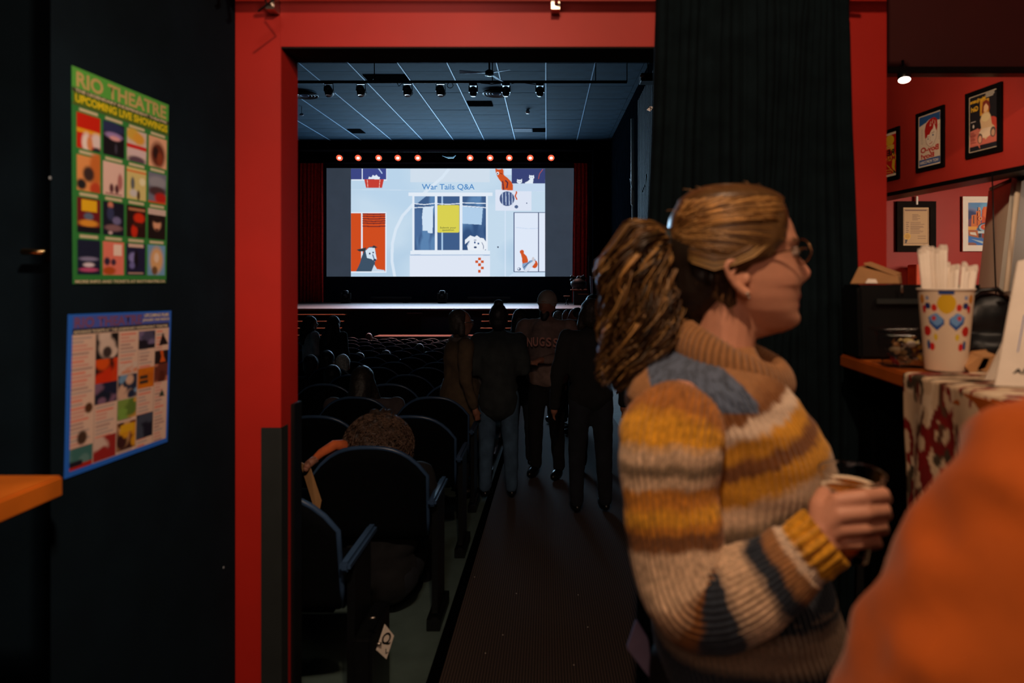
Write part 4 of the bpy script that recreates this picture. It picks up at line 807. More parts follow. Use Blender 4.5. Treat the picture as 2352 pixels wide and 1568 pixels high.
    if pose == 'stand' or True:
        l = MB()
        l.ell(J(0, 0, .93+up), (.165*s, .12*s, .12*s), 14, rot=rz)
        for i in (0, 1): l.chain([hips[i]+V((0, 0, .0)), kn[i], an[i]+V((0, 0, .02*s))], [.10*s, .075*s, .058*s])
        l.remesh('trousers', cloth(*bot), t, vox, 1, disp=lambda p: .006*noise.noise(p*12))
        for i in (0, 1):
            f_ = an[i]+R_ @ V((0, .07*s, -.035*s)); MB().ell(f_, (.045*s, .13*s, .05*s), 12, rot=rz).build('shoe', M['blk2'], t, True)
    st_, hcol = hair; hm = mat('hair_%d_%d_%d' % hcol, hcol, .55, .4, 60, .3); h = MB(); up_ = up
    if st_ == 'beanie':
        h.ell(J(0, -.015+hy, 1.675+up), (.096*s, .112*s, .105*s), 18, rot=rz).remesh('beanie', cloth('beanie', (150, 144, 136)), t, vox*.8, 1)
        MB().ell(J(0, .062+hy, 1.55+up), (.052*s, .040*s, .052*s), 12, rot=rz).ell(J(0, .075+hy, 1.515+up), (.036*s, .03*s, .04*s), 12, rot=rz).remesh('beard', hm, t, vox*.6, 1)
        MB().tube([J(.090*math.sin(k*PI/9), -.015+hy+.106*math.cos(k*PI/9), 1.658+up) for k in range(19)], .010*s, 8, cap=False).build('beanie_cuff', cloth('beanie', (150, 144, 136)), t, True)
    else:
        h.ell(J(0, -.025+hy, 1.655+up), (.090*s, .100*s, .105*s), 16, rot=rz).ell(J(0, -.055+hy, 1.60+up), (.082*s, .06*s, .09*s), 14, rot=rz)
        if st_ == 'bun': h.ell(J(0, -.02+hy, 1.765+up), (.045*s, .045*s, .035*s), 12)
        if st_ == 'long':
            h.chain([J(0, -.06+hy, 1.63+up), J(0, -.10+hy, 1.50+up), J(0, -.135, 1.32+up)], [.085*s, .085*s, .055*s])
            for q_ in (-1, 1): h.chain([J(.07*q_, -.01+hy, 1.62+up), J(.10*q_, -.01, 1.46+up), J(.10*q_, -.02, 1.36+up)], [.032*s, .038*s, .02*s])
        if st_ == 'bob':
            for q_ in (-1, 1): h.chain([J(.07*q_, -.01+hy, 1.62+up), J(.085*q_, -.01, 1.53+up)], [.035*s, .036*s])
        if st_ == 'curly': h.ell(J(0, -.04+hy, 1.61+up), (.14*s, .13*s, .135*s), 18).ell(J(0, -.04+hy, 1.54+up), (.165*s, .14*s, .10*s), 18)
        h.remesh('hair', hm, t, vox*.7, 1, disp=(lambda p: .022*noise.noise(p*38)+.012*noise.noise(p*80)) if st_ == 'curly' else (lambda p: .005*noise.noise(V((p.x*60, p.y*60, p.z*12)))))
        if st_ == 'curly':
            g = MB(); rg = random.Random(3)
            for k in range(1500):
                th = rg.uniform(0, 2*PI); ph = math.acos(rg.uniform(-.5, 1)); n_ = V((math.sin(ph)*math.cos(th), math.sin(ph)*math.sin(th), math.cos(ph)))
                a_ = J(0, -.04+hy, 1.61+up)+V((n_.x*.148*s, n_.y*.128*s, n_.z*.135*s)); pr_ = n_.cross(V((rg.random(), rg.random(), rg.random()))).normalized()
                g.tube([a_+n_*(.004+.004*j)+pr_*(.011*math.sin(j*1.3))+n_.cross(pr_)*(.011*math.cos(j*1.3))+V((0, 0, -.004*j)) for j in range(6)], .0014, 4)
            g.build('hair_curls', mat('hair_curls', (88, 66, 52), .5, .4, 60), t, True)
    if glasses:
        g = MB()
        for q_ in (-1, 1): g.tube([J(.034*q_+.024*math.cos(k*PI/7), .108+hy, 1.625+up+.022*math.sin(k*PI/7)) for k in range(15)], .003, 5, cap=False); g.tube([J(.058*q_, .108+hy, 1.63+up), J(.08*q_, .0+hy, 1.63+up)], .0028, 5)
        g.tube([J(-.01, .11+hy, 1.63+up), J(.01, .11+hy, 1.63+up)], .003, 5); g.build('glasses', M['steel'], t, True)
    return t, J, s
# standing
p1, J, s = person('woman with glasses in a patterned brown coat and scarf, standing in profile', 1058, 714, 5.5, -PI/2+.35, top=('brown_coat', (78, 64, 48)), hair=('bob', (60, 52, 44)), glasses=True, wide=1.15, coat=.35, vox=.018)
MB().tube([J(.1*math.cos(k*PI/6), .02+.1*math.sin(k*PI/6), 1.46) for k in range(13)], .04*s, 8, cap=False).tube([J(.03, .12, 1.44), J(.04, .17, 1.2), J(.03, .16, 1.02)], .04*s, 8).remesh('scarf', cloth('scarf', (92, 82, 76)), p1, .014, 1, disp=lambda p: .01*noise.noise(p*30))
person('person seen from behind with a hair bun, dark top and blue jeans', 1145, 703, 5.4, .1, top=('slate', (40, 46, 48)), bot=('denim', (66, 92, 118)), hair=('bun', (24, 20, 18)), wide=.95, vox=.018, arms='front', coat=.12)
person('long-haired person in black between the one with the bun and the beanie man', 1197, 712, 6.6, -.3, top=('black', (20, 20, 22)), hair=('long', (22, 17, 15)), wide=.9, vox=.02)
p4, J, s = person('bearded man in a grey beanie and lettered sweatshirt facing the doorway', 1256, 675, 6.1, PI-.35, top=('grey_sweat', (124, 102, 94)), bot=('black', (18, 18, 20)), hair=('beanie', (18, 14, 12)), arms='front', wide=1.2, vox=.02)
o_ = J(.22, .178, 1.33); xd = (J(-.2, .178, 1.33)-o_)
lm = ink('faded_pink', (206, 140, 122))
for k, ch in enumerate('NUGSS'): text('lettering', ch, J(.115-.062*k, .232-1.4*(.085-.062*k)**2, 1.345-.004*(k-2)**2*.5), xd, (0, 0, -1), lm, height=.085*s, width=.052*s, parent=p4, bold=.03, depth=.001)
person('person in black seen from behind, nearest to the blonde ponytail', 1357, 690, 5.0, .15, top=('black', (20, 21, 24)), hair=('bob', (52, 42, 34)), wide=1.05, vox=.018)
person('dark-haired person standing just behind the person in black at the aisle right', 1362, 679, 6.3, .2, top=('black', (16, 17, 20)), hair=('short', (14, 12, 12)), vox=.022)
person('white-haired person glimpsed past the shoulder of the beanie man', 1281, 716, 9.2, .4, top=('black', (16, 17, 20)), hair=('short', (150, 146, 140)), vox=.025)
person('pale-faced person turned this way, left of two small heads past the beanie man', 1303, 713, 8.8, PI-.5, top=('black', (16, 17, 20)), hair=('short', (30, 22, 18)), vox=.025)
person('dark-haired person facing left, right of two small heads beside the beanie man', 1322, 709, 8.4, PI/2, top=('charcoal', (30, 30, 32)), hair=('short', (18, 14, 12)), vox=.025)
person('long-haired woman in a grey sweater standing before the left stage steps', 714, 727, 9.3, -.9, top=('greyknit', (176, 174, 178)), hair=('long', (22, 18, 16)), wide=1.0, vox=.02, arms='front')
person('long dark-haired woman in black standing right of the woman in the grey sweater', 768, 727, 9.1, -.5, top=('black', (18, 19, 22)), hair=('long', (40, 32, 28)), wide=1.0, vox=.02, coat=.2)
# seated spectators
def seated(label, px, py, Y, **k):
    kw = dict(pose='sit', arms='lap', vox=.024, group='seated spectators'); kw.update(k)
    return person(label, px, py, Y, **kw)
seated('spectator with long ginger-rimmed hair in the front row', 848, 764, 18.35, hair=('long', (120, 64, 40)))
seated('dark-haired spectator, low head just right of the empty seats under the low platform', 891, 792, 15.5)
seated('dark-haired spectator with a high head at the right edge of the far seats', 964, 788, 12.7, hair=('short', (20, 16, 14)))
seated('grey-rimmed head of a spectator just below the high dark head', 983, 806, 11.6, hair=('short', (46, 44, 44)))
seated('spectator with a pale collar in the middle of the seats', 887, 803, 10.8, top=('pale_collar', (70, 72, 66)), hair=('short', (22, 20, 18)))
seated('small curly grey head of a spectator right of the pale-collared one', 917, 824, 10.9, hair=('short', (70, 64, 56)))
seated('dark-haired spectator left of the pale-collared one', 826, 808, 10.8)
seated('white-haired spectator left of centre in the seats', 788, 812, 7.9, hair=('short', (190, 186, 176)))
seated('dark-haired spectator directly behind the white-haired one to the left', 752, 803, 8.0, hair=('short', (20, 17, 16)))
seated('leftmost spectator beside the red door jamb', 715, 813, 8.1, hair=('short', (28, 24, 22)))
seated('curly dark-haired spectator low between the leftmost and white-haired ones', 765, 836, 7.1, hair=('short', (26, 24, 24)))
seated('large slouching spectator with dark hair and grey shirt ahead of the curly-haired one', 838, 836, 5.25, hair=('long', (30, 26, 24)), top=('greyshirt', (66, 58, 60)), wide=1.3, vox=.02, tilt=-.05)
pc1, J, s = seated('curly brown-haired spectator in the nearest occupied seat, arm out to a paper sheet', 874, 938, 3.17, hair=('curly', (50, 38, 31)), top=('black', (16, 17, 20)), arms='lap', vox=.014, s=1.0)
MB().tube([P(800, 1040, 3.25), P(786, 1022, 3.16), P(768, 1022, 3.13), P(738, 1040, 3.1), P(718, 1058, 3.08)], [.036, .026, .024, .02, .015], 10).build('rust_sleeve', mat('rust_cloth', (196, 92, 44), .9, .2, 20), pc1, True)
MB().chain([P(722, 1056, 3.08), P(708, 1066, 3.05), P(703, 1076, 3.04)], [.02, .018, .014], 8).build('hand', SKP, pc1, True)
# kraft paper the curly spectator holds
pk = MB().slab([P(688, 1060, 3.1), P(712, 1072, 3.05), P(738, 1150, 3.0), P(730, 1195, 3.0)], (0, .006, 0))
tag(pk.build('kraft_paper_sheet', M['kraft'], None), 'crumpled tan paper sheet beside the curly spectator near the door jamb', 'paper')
# ================================================================ THE WOMAN IN THE STRIPED SWEATER
WY = 1.16; SM = F/WY
def HP(px, py, lat=0): return V(((px-CX)/SM, WY+lat, HC-(py-CY)/SM))
def ip(tab, y): k = sorted(tab); return float(np.interp(y, k, [tab[i] for i in k]))
Fb = {432: 1700, 440: 1738, 460: 1772, 480: 1791, 500: 1805, 520: 1815, 540: 1821, 555: 1826, 570: 1819, 585: 1820, 600: 1822, 620: 1825, 640: 1829, 655: 1832, 665: 1834, 675: 1838, 685: 1836, 692: 1829, 700: 1835, 708: 1831, 716: 1829, 726: 1836, 736: 1837, 746: 1830, 756: 1812, 764: 1780}
FB2 = {655: 1826, 672: 1825, 690: 1824, 710: 1825, 730: 1828, 746: 1826}
Nz = {562: 0, 572: 3, 585: 9, 600: 21, 615: 33, 624: 37, 636: 31, 646: 18, 654: 5, 662: 0}
Ns = {562: .009, 600: .010, 622: .0135, 640: .017, 662: .018}
Bk = {432: 1640, 445: 1605, 470: 1572, 500: 1556, 540: 1550, 580: 1560, 620: 1582, 660: 1606, 700: 1640, 730: 1670, 764: 1700}
Wd = {432: .018, 440: .036, 455: .052, 480: .066, 510: .074, 550: .077, 600: .075, 640: .071, 680: .064, 710: .055, 735: .042, 752: .030, 764: .014}
def head_pt(th, py, off=0, nose=True):
    Fx, Bx, W = ip(Fb, py), ip(Bk, py), ip(Wd, py); c_, s_ = math.cos(th), math.sin(th); lip = 0
    if 655 < py < 746: lip = Fx-ip(FB2, py); Fx = ip(FB2, py)
    cx = Bx+(Fx-Bx)*.5
    p = .88 if c_ > 0 else 1.0
    x = cx+(Fx-cx)*abs(c_)**p*(1 if c_ >= 0 else -1)+off*SM*c_; y = (W+off)*abs(s_)**.92*(1 if s_ >= 0 else -1)
    if nose and c_ > 0:
        x += lip*math.exp(-(y/.024)**2)
        x += ip(Nz, py)*math.exp(-(y/ip(Ns, py))**2)
        x -= 10*math.exp(-((abs(y)-.031)/.014)**2-((py-580)/15)**2)            # eye sockets
        x += 6*math.exp(-((abs(y)-.042)/.020)**2-((py-628)/22)**2)             # cheeks
        x += 4*math.exp(-((abs(y)-.030)/.016)**2-((py-556)/9)**2)              # brow
    return HP(x, py, y)
wo = thing('person', 'woman with a light brown ponytail in a chunky striped sweater, facing right', 'person', (.3, WY, 0))
b = MB()
lv = list(range(432, 765, 6))+[764]; n = 200
vs = [head_pt(2*PI*j/n, y) for y in lv for j in range(n)]; k = len(lv)
fs = [(i*n+j, i*n+(j+1) % n, (i+1)*n+(j+1) % n, (i+1)*n+j) for i in range(k-1) for j in range(n)]+[tuple(range(n-1, -1, -1)), tuple((k-1)*n+j for j in range(n))]
b.add(vs, fs)
# jaw and neck
b.chain([HP(1700, 735, 0), HP(1792, 742, 0)], [.040, .016], 14)
b.chain([HP(1668, 700), HP(1662, 770), HP(1650, 850), HP(1640, 915)], [.053, .053, .056, .062], 20)
b.chain([HP(1640, 910), HP(1650, 1100), HP(1660, 1400), HP(1690, 1600)], [.10, .11, .11, .12], 18)
b.chain([HP(1640, 915), HP(1575, 930, -.11), ], [.055, .04], 14).chain([HP(1640, 915), HP(1640, 925, .12)], [.055, .04], 14)
# ears (near one is the one in view)
def ear(sg):
    L_ = sg*.0745; HE = lambda x_, y_, lt: (P(x_, y_, WY-abs(lt)) if sg < 0 else (lambda q: V((q.x, WY+abs(lt), q.z)))(P(x_, y_, WY-abs(lt))))
    pts = [(1716, 674, 0), (1702, 668, .003), (1686, 652, .008), (1673, 632, .012), (1667, 614, .014), (1672, 602, .013), (1686, 597, .010), (1702, 602, .005), (1712, 612, 0)]
    b.chain([HE(x, y, L_+sg*z) for x, y, z in pts], [.0075, .0062, .005, .0046, .0044, .0046, .0048, .0045, .004], 10)
    b.ell(HE(1698, 634, L_*.97), (.013, .006, .022), 10).ell(HE(1716, 640, L_), (.005, .006, .009), 8).ell(HE(1713, 672, L_+sg*.002), (.008, .005, .009), 8)
    b.chain([HE(1690, 655, L_+sg*.004), HE(1680, 628, L_+sg*.007), HE(1694, 612, L_+sg*.005)], [.003, .0035, .003], 8)
ear(-1); ear(1)
# near (right) arm inside the sleeve and the hand round the cup
def HQ(px, py, Y): return P(px, py, Y)
b.chain([HQ(1560, 940, 1.03), HQ(1540, 1100, .99), HQ(1570, 1340, .955), HQ(1620, 1390, .94), HQ(1760, 1330, .92), HQ(1880, 1248, .905)], [.045, .042, .038, .036, .030, .0255], 14)
kn = [(1925, 1150, .897), (1930, 1182, .890), (1928, 1214, .892), (1922, 1244, .900)]       # knuckles
for (x, y, Y) in kn: b.cap(HQ(1885, 1225+(y-1195)*.35, .905), HQ(x, y, Y), .0165, .0118, 12)
b.ell(HQ(1905, 1200, .905), (.024, .014, .032), 14)
fg = [[(1925, 1150, .897), (1985, 1141, .888), (2027, 1136, .905), (2034, 1146, .935), (2022, 1156, .962)],
      [(1930, 1182, .890), (1990, 1176, .884), (2029, 1172, .903), (2034, 1182, .934), (2020, 1190, .960)],
      [(1928, 1214, .892), (1985, 1212, .886), (2023, 1207, .905), (2028, 1216, .934), (2014, 1222, .958)],
      [(1922, 1244, .900), (1972, 1246, .893), (2010, 1242, .908), (2014, 1249, .932), (2002, 1254, .950)]]
fr = [[.0118, .0105, .0098, .0088, .0078], [.0118, .0106, .0098, .0090, .0080], [.0113, .0100, .0094, .0086, .0076], [.0105, .0090, .0084, .0076, .0068]]
for pts, r in zip(fg, fr):
    b.chain([HQ(*p) for p in pts], r, 12); b.ell(HQ(*pts[1]), (r[1]*1.05,)*3, 8).ell(HQ(*pts[2]), (r[2]*1.1,)*3, 8)
b.chain([HQ(1888, 1215, .905), HQ(1884, 1165, .915), HQ(1893, 1138, .935), HQ(1912, 1126, .975), HQ(1935, 1124, 1.0)], [.020, .0155, .0125, .0112, .0095], 12)
# far arm (hangs and crosses in front of the belly, mostly hidden)
b.chain([HP(1650, 905, .15), HP(1670, 1120, .19), HP(1740, 1330, .13)], [.045, .04, .034], 12)
def skin_tint(p):
    px, py = CX+p.x*SM, CY+(HC-p.z)*SM; c = np.array([.66, .315, .20])
    if px < 1885 and py < 800:
        lat = p.y-WY
        if 674 < py < 711 and px > 1815 and abs(lat) < .026: c = np.array([.50, .13, .11])
        r = math.exp(-((px-1775)/38)**2-((py-655)/36)**2); c = c*(1-r*.12)+np.array([.72, .26, .18])*r*.12
        r = math.exp(-((px-1858)/18)**2-((py-625)/20)**2); c = c*(1-r*.35)+np.array([.66, .2, .15])*r*.35
        if 549 < py < 558 and px > 1770 and .014 < abs(lat) < .052: c = np.array([.26, .13, .07])
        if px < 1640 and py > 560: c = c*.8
    else:
        r = .5+.5*noise.noise(p*60); c = c*(1-.10*r)+np.array([.68, .25, .19])*.10*r
    return tuple(c*(1+.05*noise.noise(p*90)))+(1,)
b.remesh('body', M['skin'], wo, .0026, 2, tint=skin_tint)
# eyes
EW = mat('eye_white', (170, 150, 138), .2, .02, 10); EI = mat('eye_iris', (70, 60, 50), .2, .1, 30)
for sg in (-1, 1):
    c_ = HP(1805, 580, sg*.031); e = MB().ell(c_, (.0108,)*3, 16).build('eye', EW, wo, True)
    MB().ell(c_+V((.0085, 0, 0)), (.0040, .0055, .0055), 12).build('iris', EI, e, True)
    MB().tube([c_+V((.0125*math.cos(a_), .0125*math.sin(a_), .003+.002*math.cos(a_))) for a_ in np.linspace(-1, 1, 9)], .0014, 6).build('eyelashes', M['blk2'], wo, True)
# glasses: thin wire rims
g = thing('glasses', 'thin round wire glasses worn by the woman in the striped sweater', 'glasses', HP(1840, 580))
gm = mat('wire_gold', (170, 130, 90), .25, .05, 10, metal=1)
for sg in (-1, 1):
    c_ = HP(1830, 580, sg*.034)
    ring = [c_+V((-.004*abs(math.sin(a_))-sg*.16*.022*math.cos(a_)*sg, .022*math.cos(a_), .0205*math.sin(a_))) for a_ in np.linspace(0, 2*PI, 29)]
    MB().tube(ring, .0011, 6, cap=False).build('rim', gm, g, True)
    MB().add([c_]+ring[:-1], [(0, i+1, (i+1) % 28+1) for i in range(28)]).build('lens', mat('lens_glass', (240, 235, 230), .02, 0, 5, trans=1, ior=1.04), g)
    MB().tube([c_+V((-.004, sg*.022, .004)), c_+V((-.018, sg*.042, .004)), HP(1676, 600, sg*.080), HP(1660, 606, sg*.081)], .0013, 6).build('temple', gm, g, True)
MB().tube([HP(1832, 577, -.012), HP(1836, 573, 0), HP(1832, 577, .012)], .0011, 6).build('bridge', gm, g, True)
q = P(1717, 675, WY-.0805); eg = thing('earring', 'small silver stud earring in the visible ear of the woman', 'earring', q)
MB().ell(q, (.0035, .0022, .0035), 10).build('stud', M['steel'], eg, True); MB().ell(q+V((.002, -.001, -.006)), (.0016, .0012, .003), 8).build('drop', M['steel'], eg, True)
q = HQ(2012, 1212, .894); rg_ = thing('finger_ring', 'thin silver ring with a bright stone on the ring finger round the beer', 'ring', q)
MB().tube([q+V((.002*math.sin(a_), .0112*math.cos(a_)+.008, .0112*math.sin(a_))) for a_ in np.linspace(0, 2*PI, 21)], .0011, 6, cap=False).build('band', M['steel'], rg_, True)
MB().ell(q+V((0, -.004, .001)), (.003, .002, .003), 8).build('stone', M['steel'], rg_, True)
# ---- hair: a shell following the skull, with combed strands over it and a wavy ponytail
hr = bpy.data.objects.new('hair', None); C.objects.link(hr); hr.parent = wo; hr.empty_display_size = .05; HW = bpy.data.objects['hair']
hlm = []
def hair_lim(sgn_y, py):     # angle of the hairline from the face front, by height
    return float(np.interp(py, [432, 455, 475, 500, 530, 560, 590, 605, 640, 690, 735, 765], [.0, .05, .40, .66, .90, 1.04, 1.26, 1.58, 1.95, 2.2, 2.5, 2.7]))
MHAIR = mat('hair_strand', (1, 1, 1), .38, attr='Col', spec=.4)
def hcol(seed_, dark=0):
    base = [(.11, .052, .017), (.20, .10, .032), (.34, .18, .055), (.07, .032, .012), (.44, .25, .09)][seed_ % 5]
    return tuple(c*(1-dark) for c in base)+(1,)
# shell
lv = list(range(430, 712, 8)); n = 96; vs = []; cl_ = []
for y in lv:
    for j in range(n):
        t_ = j/(n-1); lim = hair_lim(0, max(432, y)); th = lim+(2*PI-2*lim)*t_
        edge = min(t_, 1-t_)*n
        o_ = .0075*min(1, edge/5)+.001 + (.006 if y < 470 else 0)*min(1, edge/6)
        o_ += .010*max(0, min(1, (y-690)/40))*min(1, edge/6); dk = 1 if y < 600 else max(.22, 1-(y-600)/50)  # darker downwards: dark nape hair plus its shade put into the colour
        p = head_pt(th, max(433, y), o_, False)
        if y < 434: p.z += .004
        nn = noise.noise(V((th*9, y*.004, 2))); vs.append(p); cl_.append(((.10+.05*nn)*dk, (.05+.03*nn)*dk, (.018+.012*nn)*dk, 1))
fs = [(i*n+j, i*n+j+1, (i+1)*n+j+1, (i+1)*n+j) for i in range(len(lv)-1) for j in range(n-1)]+[tuple(range(n))]
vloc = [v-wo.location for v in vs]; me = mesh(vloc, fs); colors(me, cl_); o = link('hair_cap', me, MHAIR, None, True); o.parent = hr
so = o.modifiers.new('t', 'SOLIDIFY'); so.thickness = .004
TIE = HP(1541, 562)
class SB:
    def __init__(s): s.v = []; s.f = []; s.c = []
    def strand(s, pts, rs, col, n=5, flat=1):
        m_ = MB().tube(pts, rs, n, cap=False, flat=flat); k0 = len(s.v); s.v += m_.v; s.f += [tuple(i+k0 for i in f) for f in m_.f]
        for i in range(len(m_.v)):
            t_ = (i//n)/(len(pts)-1); j = 1+.25*math.sin(t_*9+col[3]*7); s.c.append((col[0]*j, col[1]*j, col[2]*j, 1))
    def build(s, name):
        me = mesh([v-wo.location for v in s.v], s.f); colors(me, s.c); o = link(name, me, MHAIR, None, True); o.parent = hr; o['kind'] = 'stuff'; return o
rg = random.Random(11); sb = SB()
for k in range(900):
    sg = -1 if rg.random() < .72 else 1
    y0 = rg.choice([rg.uniform(434, 600), rg.uniform(434, 520), rg.uniform(560, 720)]); lim = hair_lim(0, y0)
    th0 = lim+rg.random()**1.5*(PI-.5-lim); th0 = min(th0, PI-.35)
    y1 = 555+rg.uniform(-22, 26)+(y0-560)*.08; pts = []; m_ = 13; off = .0085+rg.random()*.004
    for i in range(m_):
        t_ = i/(m_-1); th = th0+(PI-.12-th0)*t_; yy = y0+(y1-y0)*(t_**1.2)-(14*math.sin(PI*t_) if y0 < 620 else -4*math.sin(PI*t_))
        yy = max(433, yy); bump = .005*math.sin(PI*min(1, t_*1.6)) if y0 < 520 else 0
        p = head_pt(-th if sg < 0 else th, yy, off+bump-.006*(1-min(1, t_*6)), False)
        if t_ > .85: p = p.lerp(TIE, (t_-.85)/.15*.9)
        pts.append(p)
    dark = .75 if y0 > 600 else 0  # low strands darkened: dark hair with the nape's shade put in
    crown_lit = 1.5 if y0 < 520 else 1  # crown strands lightened: the golden top light is put into the colour
    sb.strand(pts, [.0006+.0013*math.sin(PI*min(1, .15+.8*i/(m_-1))) for i in range(m_)], tuple(v*crown_lit for v in hcol(rg.randrange(5), dark)[:3])+(rg.random(),), 5, .5)
# sweeping pale lock over the temple down to the ear, and wisps at the nape
for k in range(90):
    a_ = rg.uniform(-1.4, 1.2); w1 = rg.uniform(-1.5, 1.5); q0 = rg.uniform(.25, 1.05)
    QP = lambda x_, y_, lt: P(x_, y_, WY+lt)
    pts = [QP(1792+a_*4, 478+a_*8, -.050), QP(1781+a_*7, 515+a_*5, -.072), QP(1756+a_*9, 552+a_*7, -.084), QP(1722+a_*9, 580+a_*8, -.087), QP(1684+a_*7, 598+a_*7, -.086), QP(1640, 604+a_*14, -.084), QP(1590, 590+a_*12, -.066), TIE]
    pts = [p+V((0, -.0018*w1*math.sin(PI*i/7), 0)) for i, p in enumerate(pts)]
    sb.strand(pts, [.0005, .0009, .0011, .0011, .0010, .0009, .0008, .0006], tuple(v*q0 for v in ((.52, .30, .10) if a_ > -.3 else (.22, .11, .04)))+(rg.random(),), 5, .7)
for k in range(26):
    y0 = rg.uniform(600, 735); th = rg.uniform(1.95, 2.6); p = head_pt(-max(th, hair_lim(0, y0)), y0, .006, False)
    sb.strand([p, p+V((-.006, -.003, -.012)), p+V((-.004+rg.uniform(-.01, .01), -.002, -.03))], [.0006, .0005, .0002], (.2, .1, .04, .3), 4)
for k in range(34):   # stray hairs standing off the crown
    th = rg.uniform(.6, 2.8)*(-1 if rg.random() < .7 else 1); p = head_pt(th, rg.uniform(434, 500), .012, False); d = V((rg.uniform(-.03, -.01), rg.uniform(-.01, .01), rg.uniform(.0, .012)))
    sb.strand([p, p+d*.5+V((0, 0, .004)), p+d], [.0005, .0004, .0002], (.4, .22, .09, .5), 4)
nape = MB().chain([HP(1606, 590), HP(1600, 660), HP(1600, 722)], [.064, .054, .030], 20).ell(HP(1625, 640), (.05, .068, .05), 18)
o = nape.remesh('nape_hair', MHAIR, None, .005, 3, disp=lambda p: .002*noise.noise(V((p.x*120, p.y*120, p.z*20))), tint=lambda p: (.014, .009, .006, 1))  # near-black tint holds both the dark nape hair and its shade
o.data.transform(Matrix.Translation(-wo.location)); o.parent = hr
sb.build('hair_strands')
# ponytail
PT = [(1541, 560), (1512, 540), (1478, 556), (1462, 620), (1474, 700), (1470, 780), (1440, 840), (1416, 892)]; PR = [.013, .030, .044, .056, .060, .058, .042, .014]
cen = [HP(x, y) for x, y in PT]
def pcen(t):
    f = t*(len(cen)-1); i = min(int(f), len(cen)-2); u = f-i; g = lambda a_, k: a_[max(0, min(len(a_)-1, k))]
    cr = lambda a_: .5*((2*g(a_, i))+(g(a_, i+1)-g(a_, i-1))*u+(2*g(a_, i-1)-5*g(a_, i)+4*g(a_, i+1)-g(a_, i+2))*u*u+(3*g(a_, i)-g(a_, i-1)-3*g(a_, i+1)+g(a_, i+2))*u**3)
    return cr(cen), max(.006, cr(PR))
core = MB(); core.chain([pcen(t)[0] for t in np.linspace(0, .93, 10)], [pcen(t)[1]*.74 for t in np.linspace(0, .93, 10)], 14)
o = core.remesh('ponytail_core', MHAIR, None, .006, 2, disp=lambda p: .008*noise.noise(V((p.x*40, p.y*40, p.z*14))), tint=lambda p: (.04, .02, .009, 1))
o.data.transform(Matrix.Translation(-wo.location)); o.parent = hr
pt_ = SB()
for k in range(620):
    ang = rg.uniform(0, 2*PI); 
    if rg.random() < .35: ang = rg.uniform(PI, 2*PI)
    rad = rg.uniform(.62, 1.03); fr_ = rg.uniform(2.6, 4.6); ph = 6*noise.noise(V((ang*1.2, rad*2, 1))); am = rg.uniform(.010, .020); tend = rg.uniform(.62, 1.0); m_ = 26; pts = []
    for i in range(m_):
        t_ = tend*i/(m_-1); c_, r_ = pcen(t_); d = V((math.cos(ang), math.sin(ang), 0)) if t_ > .3 else V((math.cos(ang)*.5, math.sin(ang), math.sin(ang+1.2)*.5))
        if t_ <= .3: d = V((math.cos(ang)*.6, math.sin(ang), -math.cos(ang)*.8))
        g_ = am*min(1, t_*2.5)
        pts.append(c_+d*r_*rad+V((g_*math.sin(fr_*2*PI*t_+ph), g_*.8*math.cos(fr_*2*PI*t_+ph), .3*g_*math.sin(fr_*6*t_))))
    th_ = rg.uniform(.0007, .0019); q1 = max(.15, .75+1.3*noise.noise(V((ang*1.5, ph, 3)))+rg.uniform(-.2, .3))
    pt_.strand(pts, [th_*(.5+math.sin(PI*min(1, .12+.88*i/(m_-1)))) for i in range(m_)], tuple(v*q1 for v in hcol(rg.randrange(5), .1)[:3])+(rg.random(),), 5, .6)
pt_.build('ponytail_strands')
MB().tube([TIE+V((-.006+.004*math.cos(a_), .021*math.cos(a_), .021*math.sin(a_))) for a_ in np.linspace(0, 2*PI, 17)], .0075, 10, cap=False).build('hair_tie', mat('hair_tie_cloth', (30, 42, 48), .9, .2, 40, .2), None, True)
ht = bpy.data.objects['hair_tie']; ht.data.transform(Matrix.Translation(-wo.location)); ht.parent = hr
# ---- sweater
knit = bpy.data.materials.new('chunky_knit'); knit.use_nodes = True; nt = knit.node_tree; bs = nt.nodes['Principled BSDF']; bs.inputs['Roughness'].default_value = .95; bs.inputs['Sheen Weight'].default_value = .25; bs.inputs['Specular IOR Level'].default_value = .15
at = nt.nodes.new('ShaderNodeAttribute'); at.attribute_name = 'Col'; nz = nt.nodes.new('ShaderNodeTexNoise'); nz.inputs['Scale'].default_value = 220; nz.inputs['Detail'].default_value = 3
mx = nt.nodes.new('ShaderNodeMix'); mx.data_type = 'RGBA'; mx.blend_type = 'MULTIPLY'; mx.inputs['Factor'].default_value = .55
rp = nt.nodes.new('ShaderNodeValToRGB'); rp.color_ramp.elements[0].color = (.45, .45, .45, 1); rp.color_ramp.elements[1].color = (1.5, 1.5, 1.5, 1)
nt.links.new(nz.outputs['Fac'], rp.inputs['Fac']); nt.links.new(at.outputs['Color'], mx.inputs['A']); nt.links.new(rp.outputs['Color'], mx.inputs['B']); nt.links.new(mx.outputs['Result'], bs.inputs['Base Color'])
bp = nt.nodes.new('ShaderNodeBump'); bp.inputs['Strength'].default_value = .5; bp.inputs['Distance'].default_value = .003; nt.links.new(nz.outputs['Fac'], bp.inputs['Height']); nt.links.new(bp.outputs['Normal'], bs.inputs['Normal'])
K = dict(br=(.20, .075, .02), bo=(.38, .14, .025), ye=(.66, .31, .02), cr=(.62, .43, .28), ta=(.20, .135, .08), nv=(.022, .03, .045), bl=(.075, .10, .155), tn=(.36, .17, .065), mu=(.52, .20, .02), wh=(.72, .56, .42), hm=(.40, .28, .19))
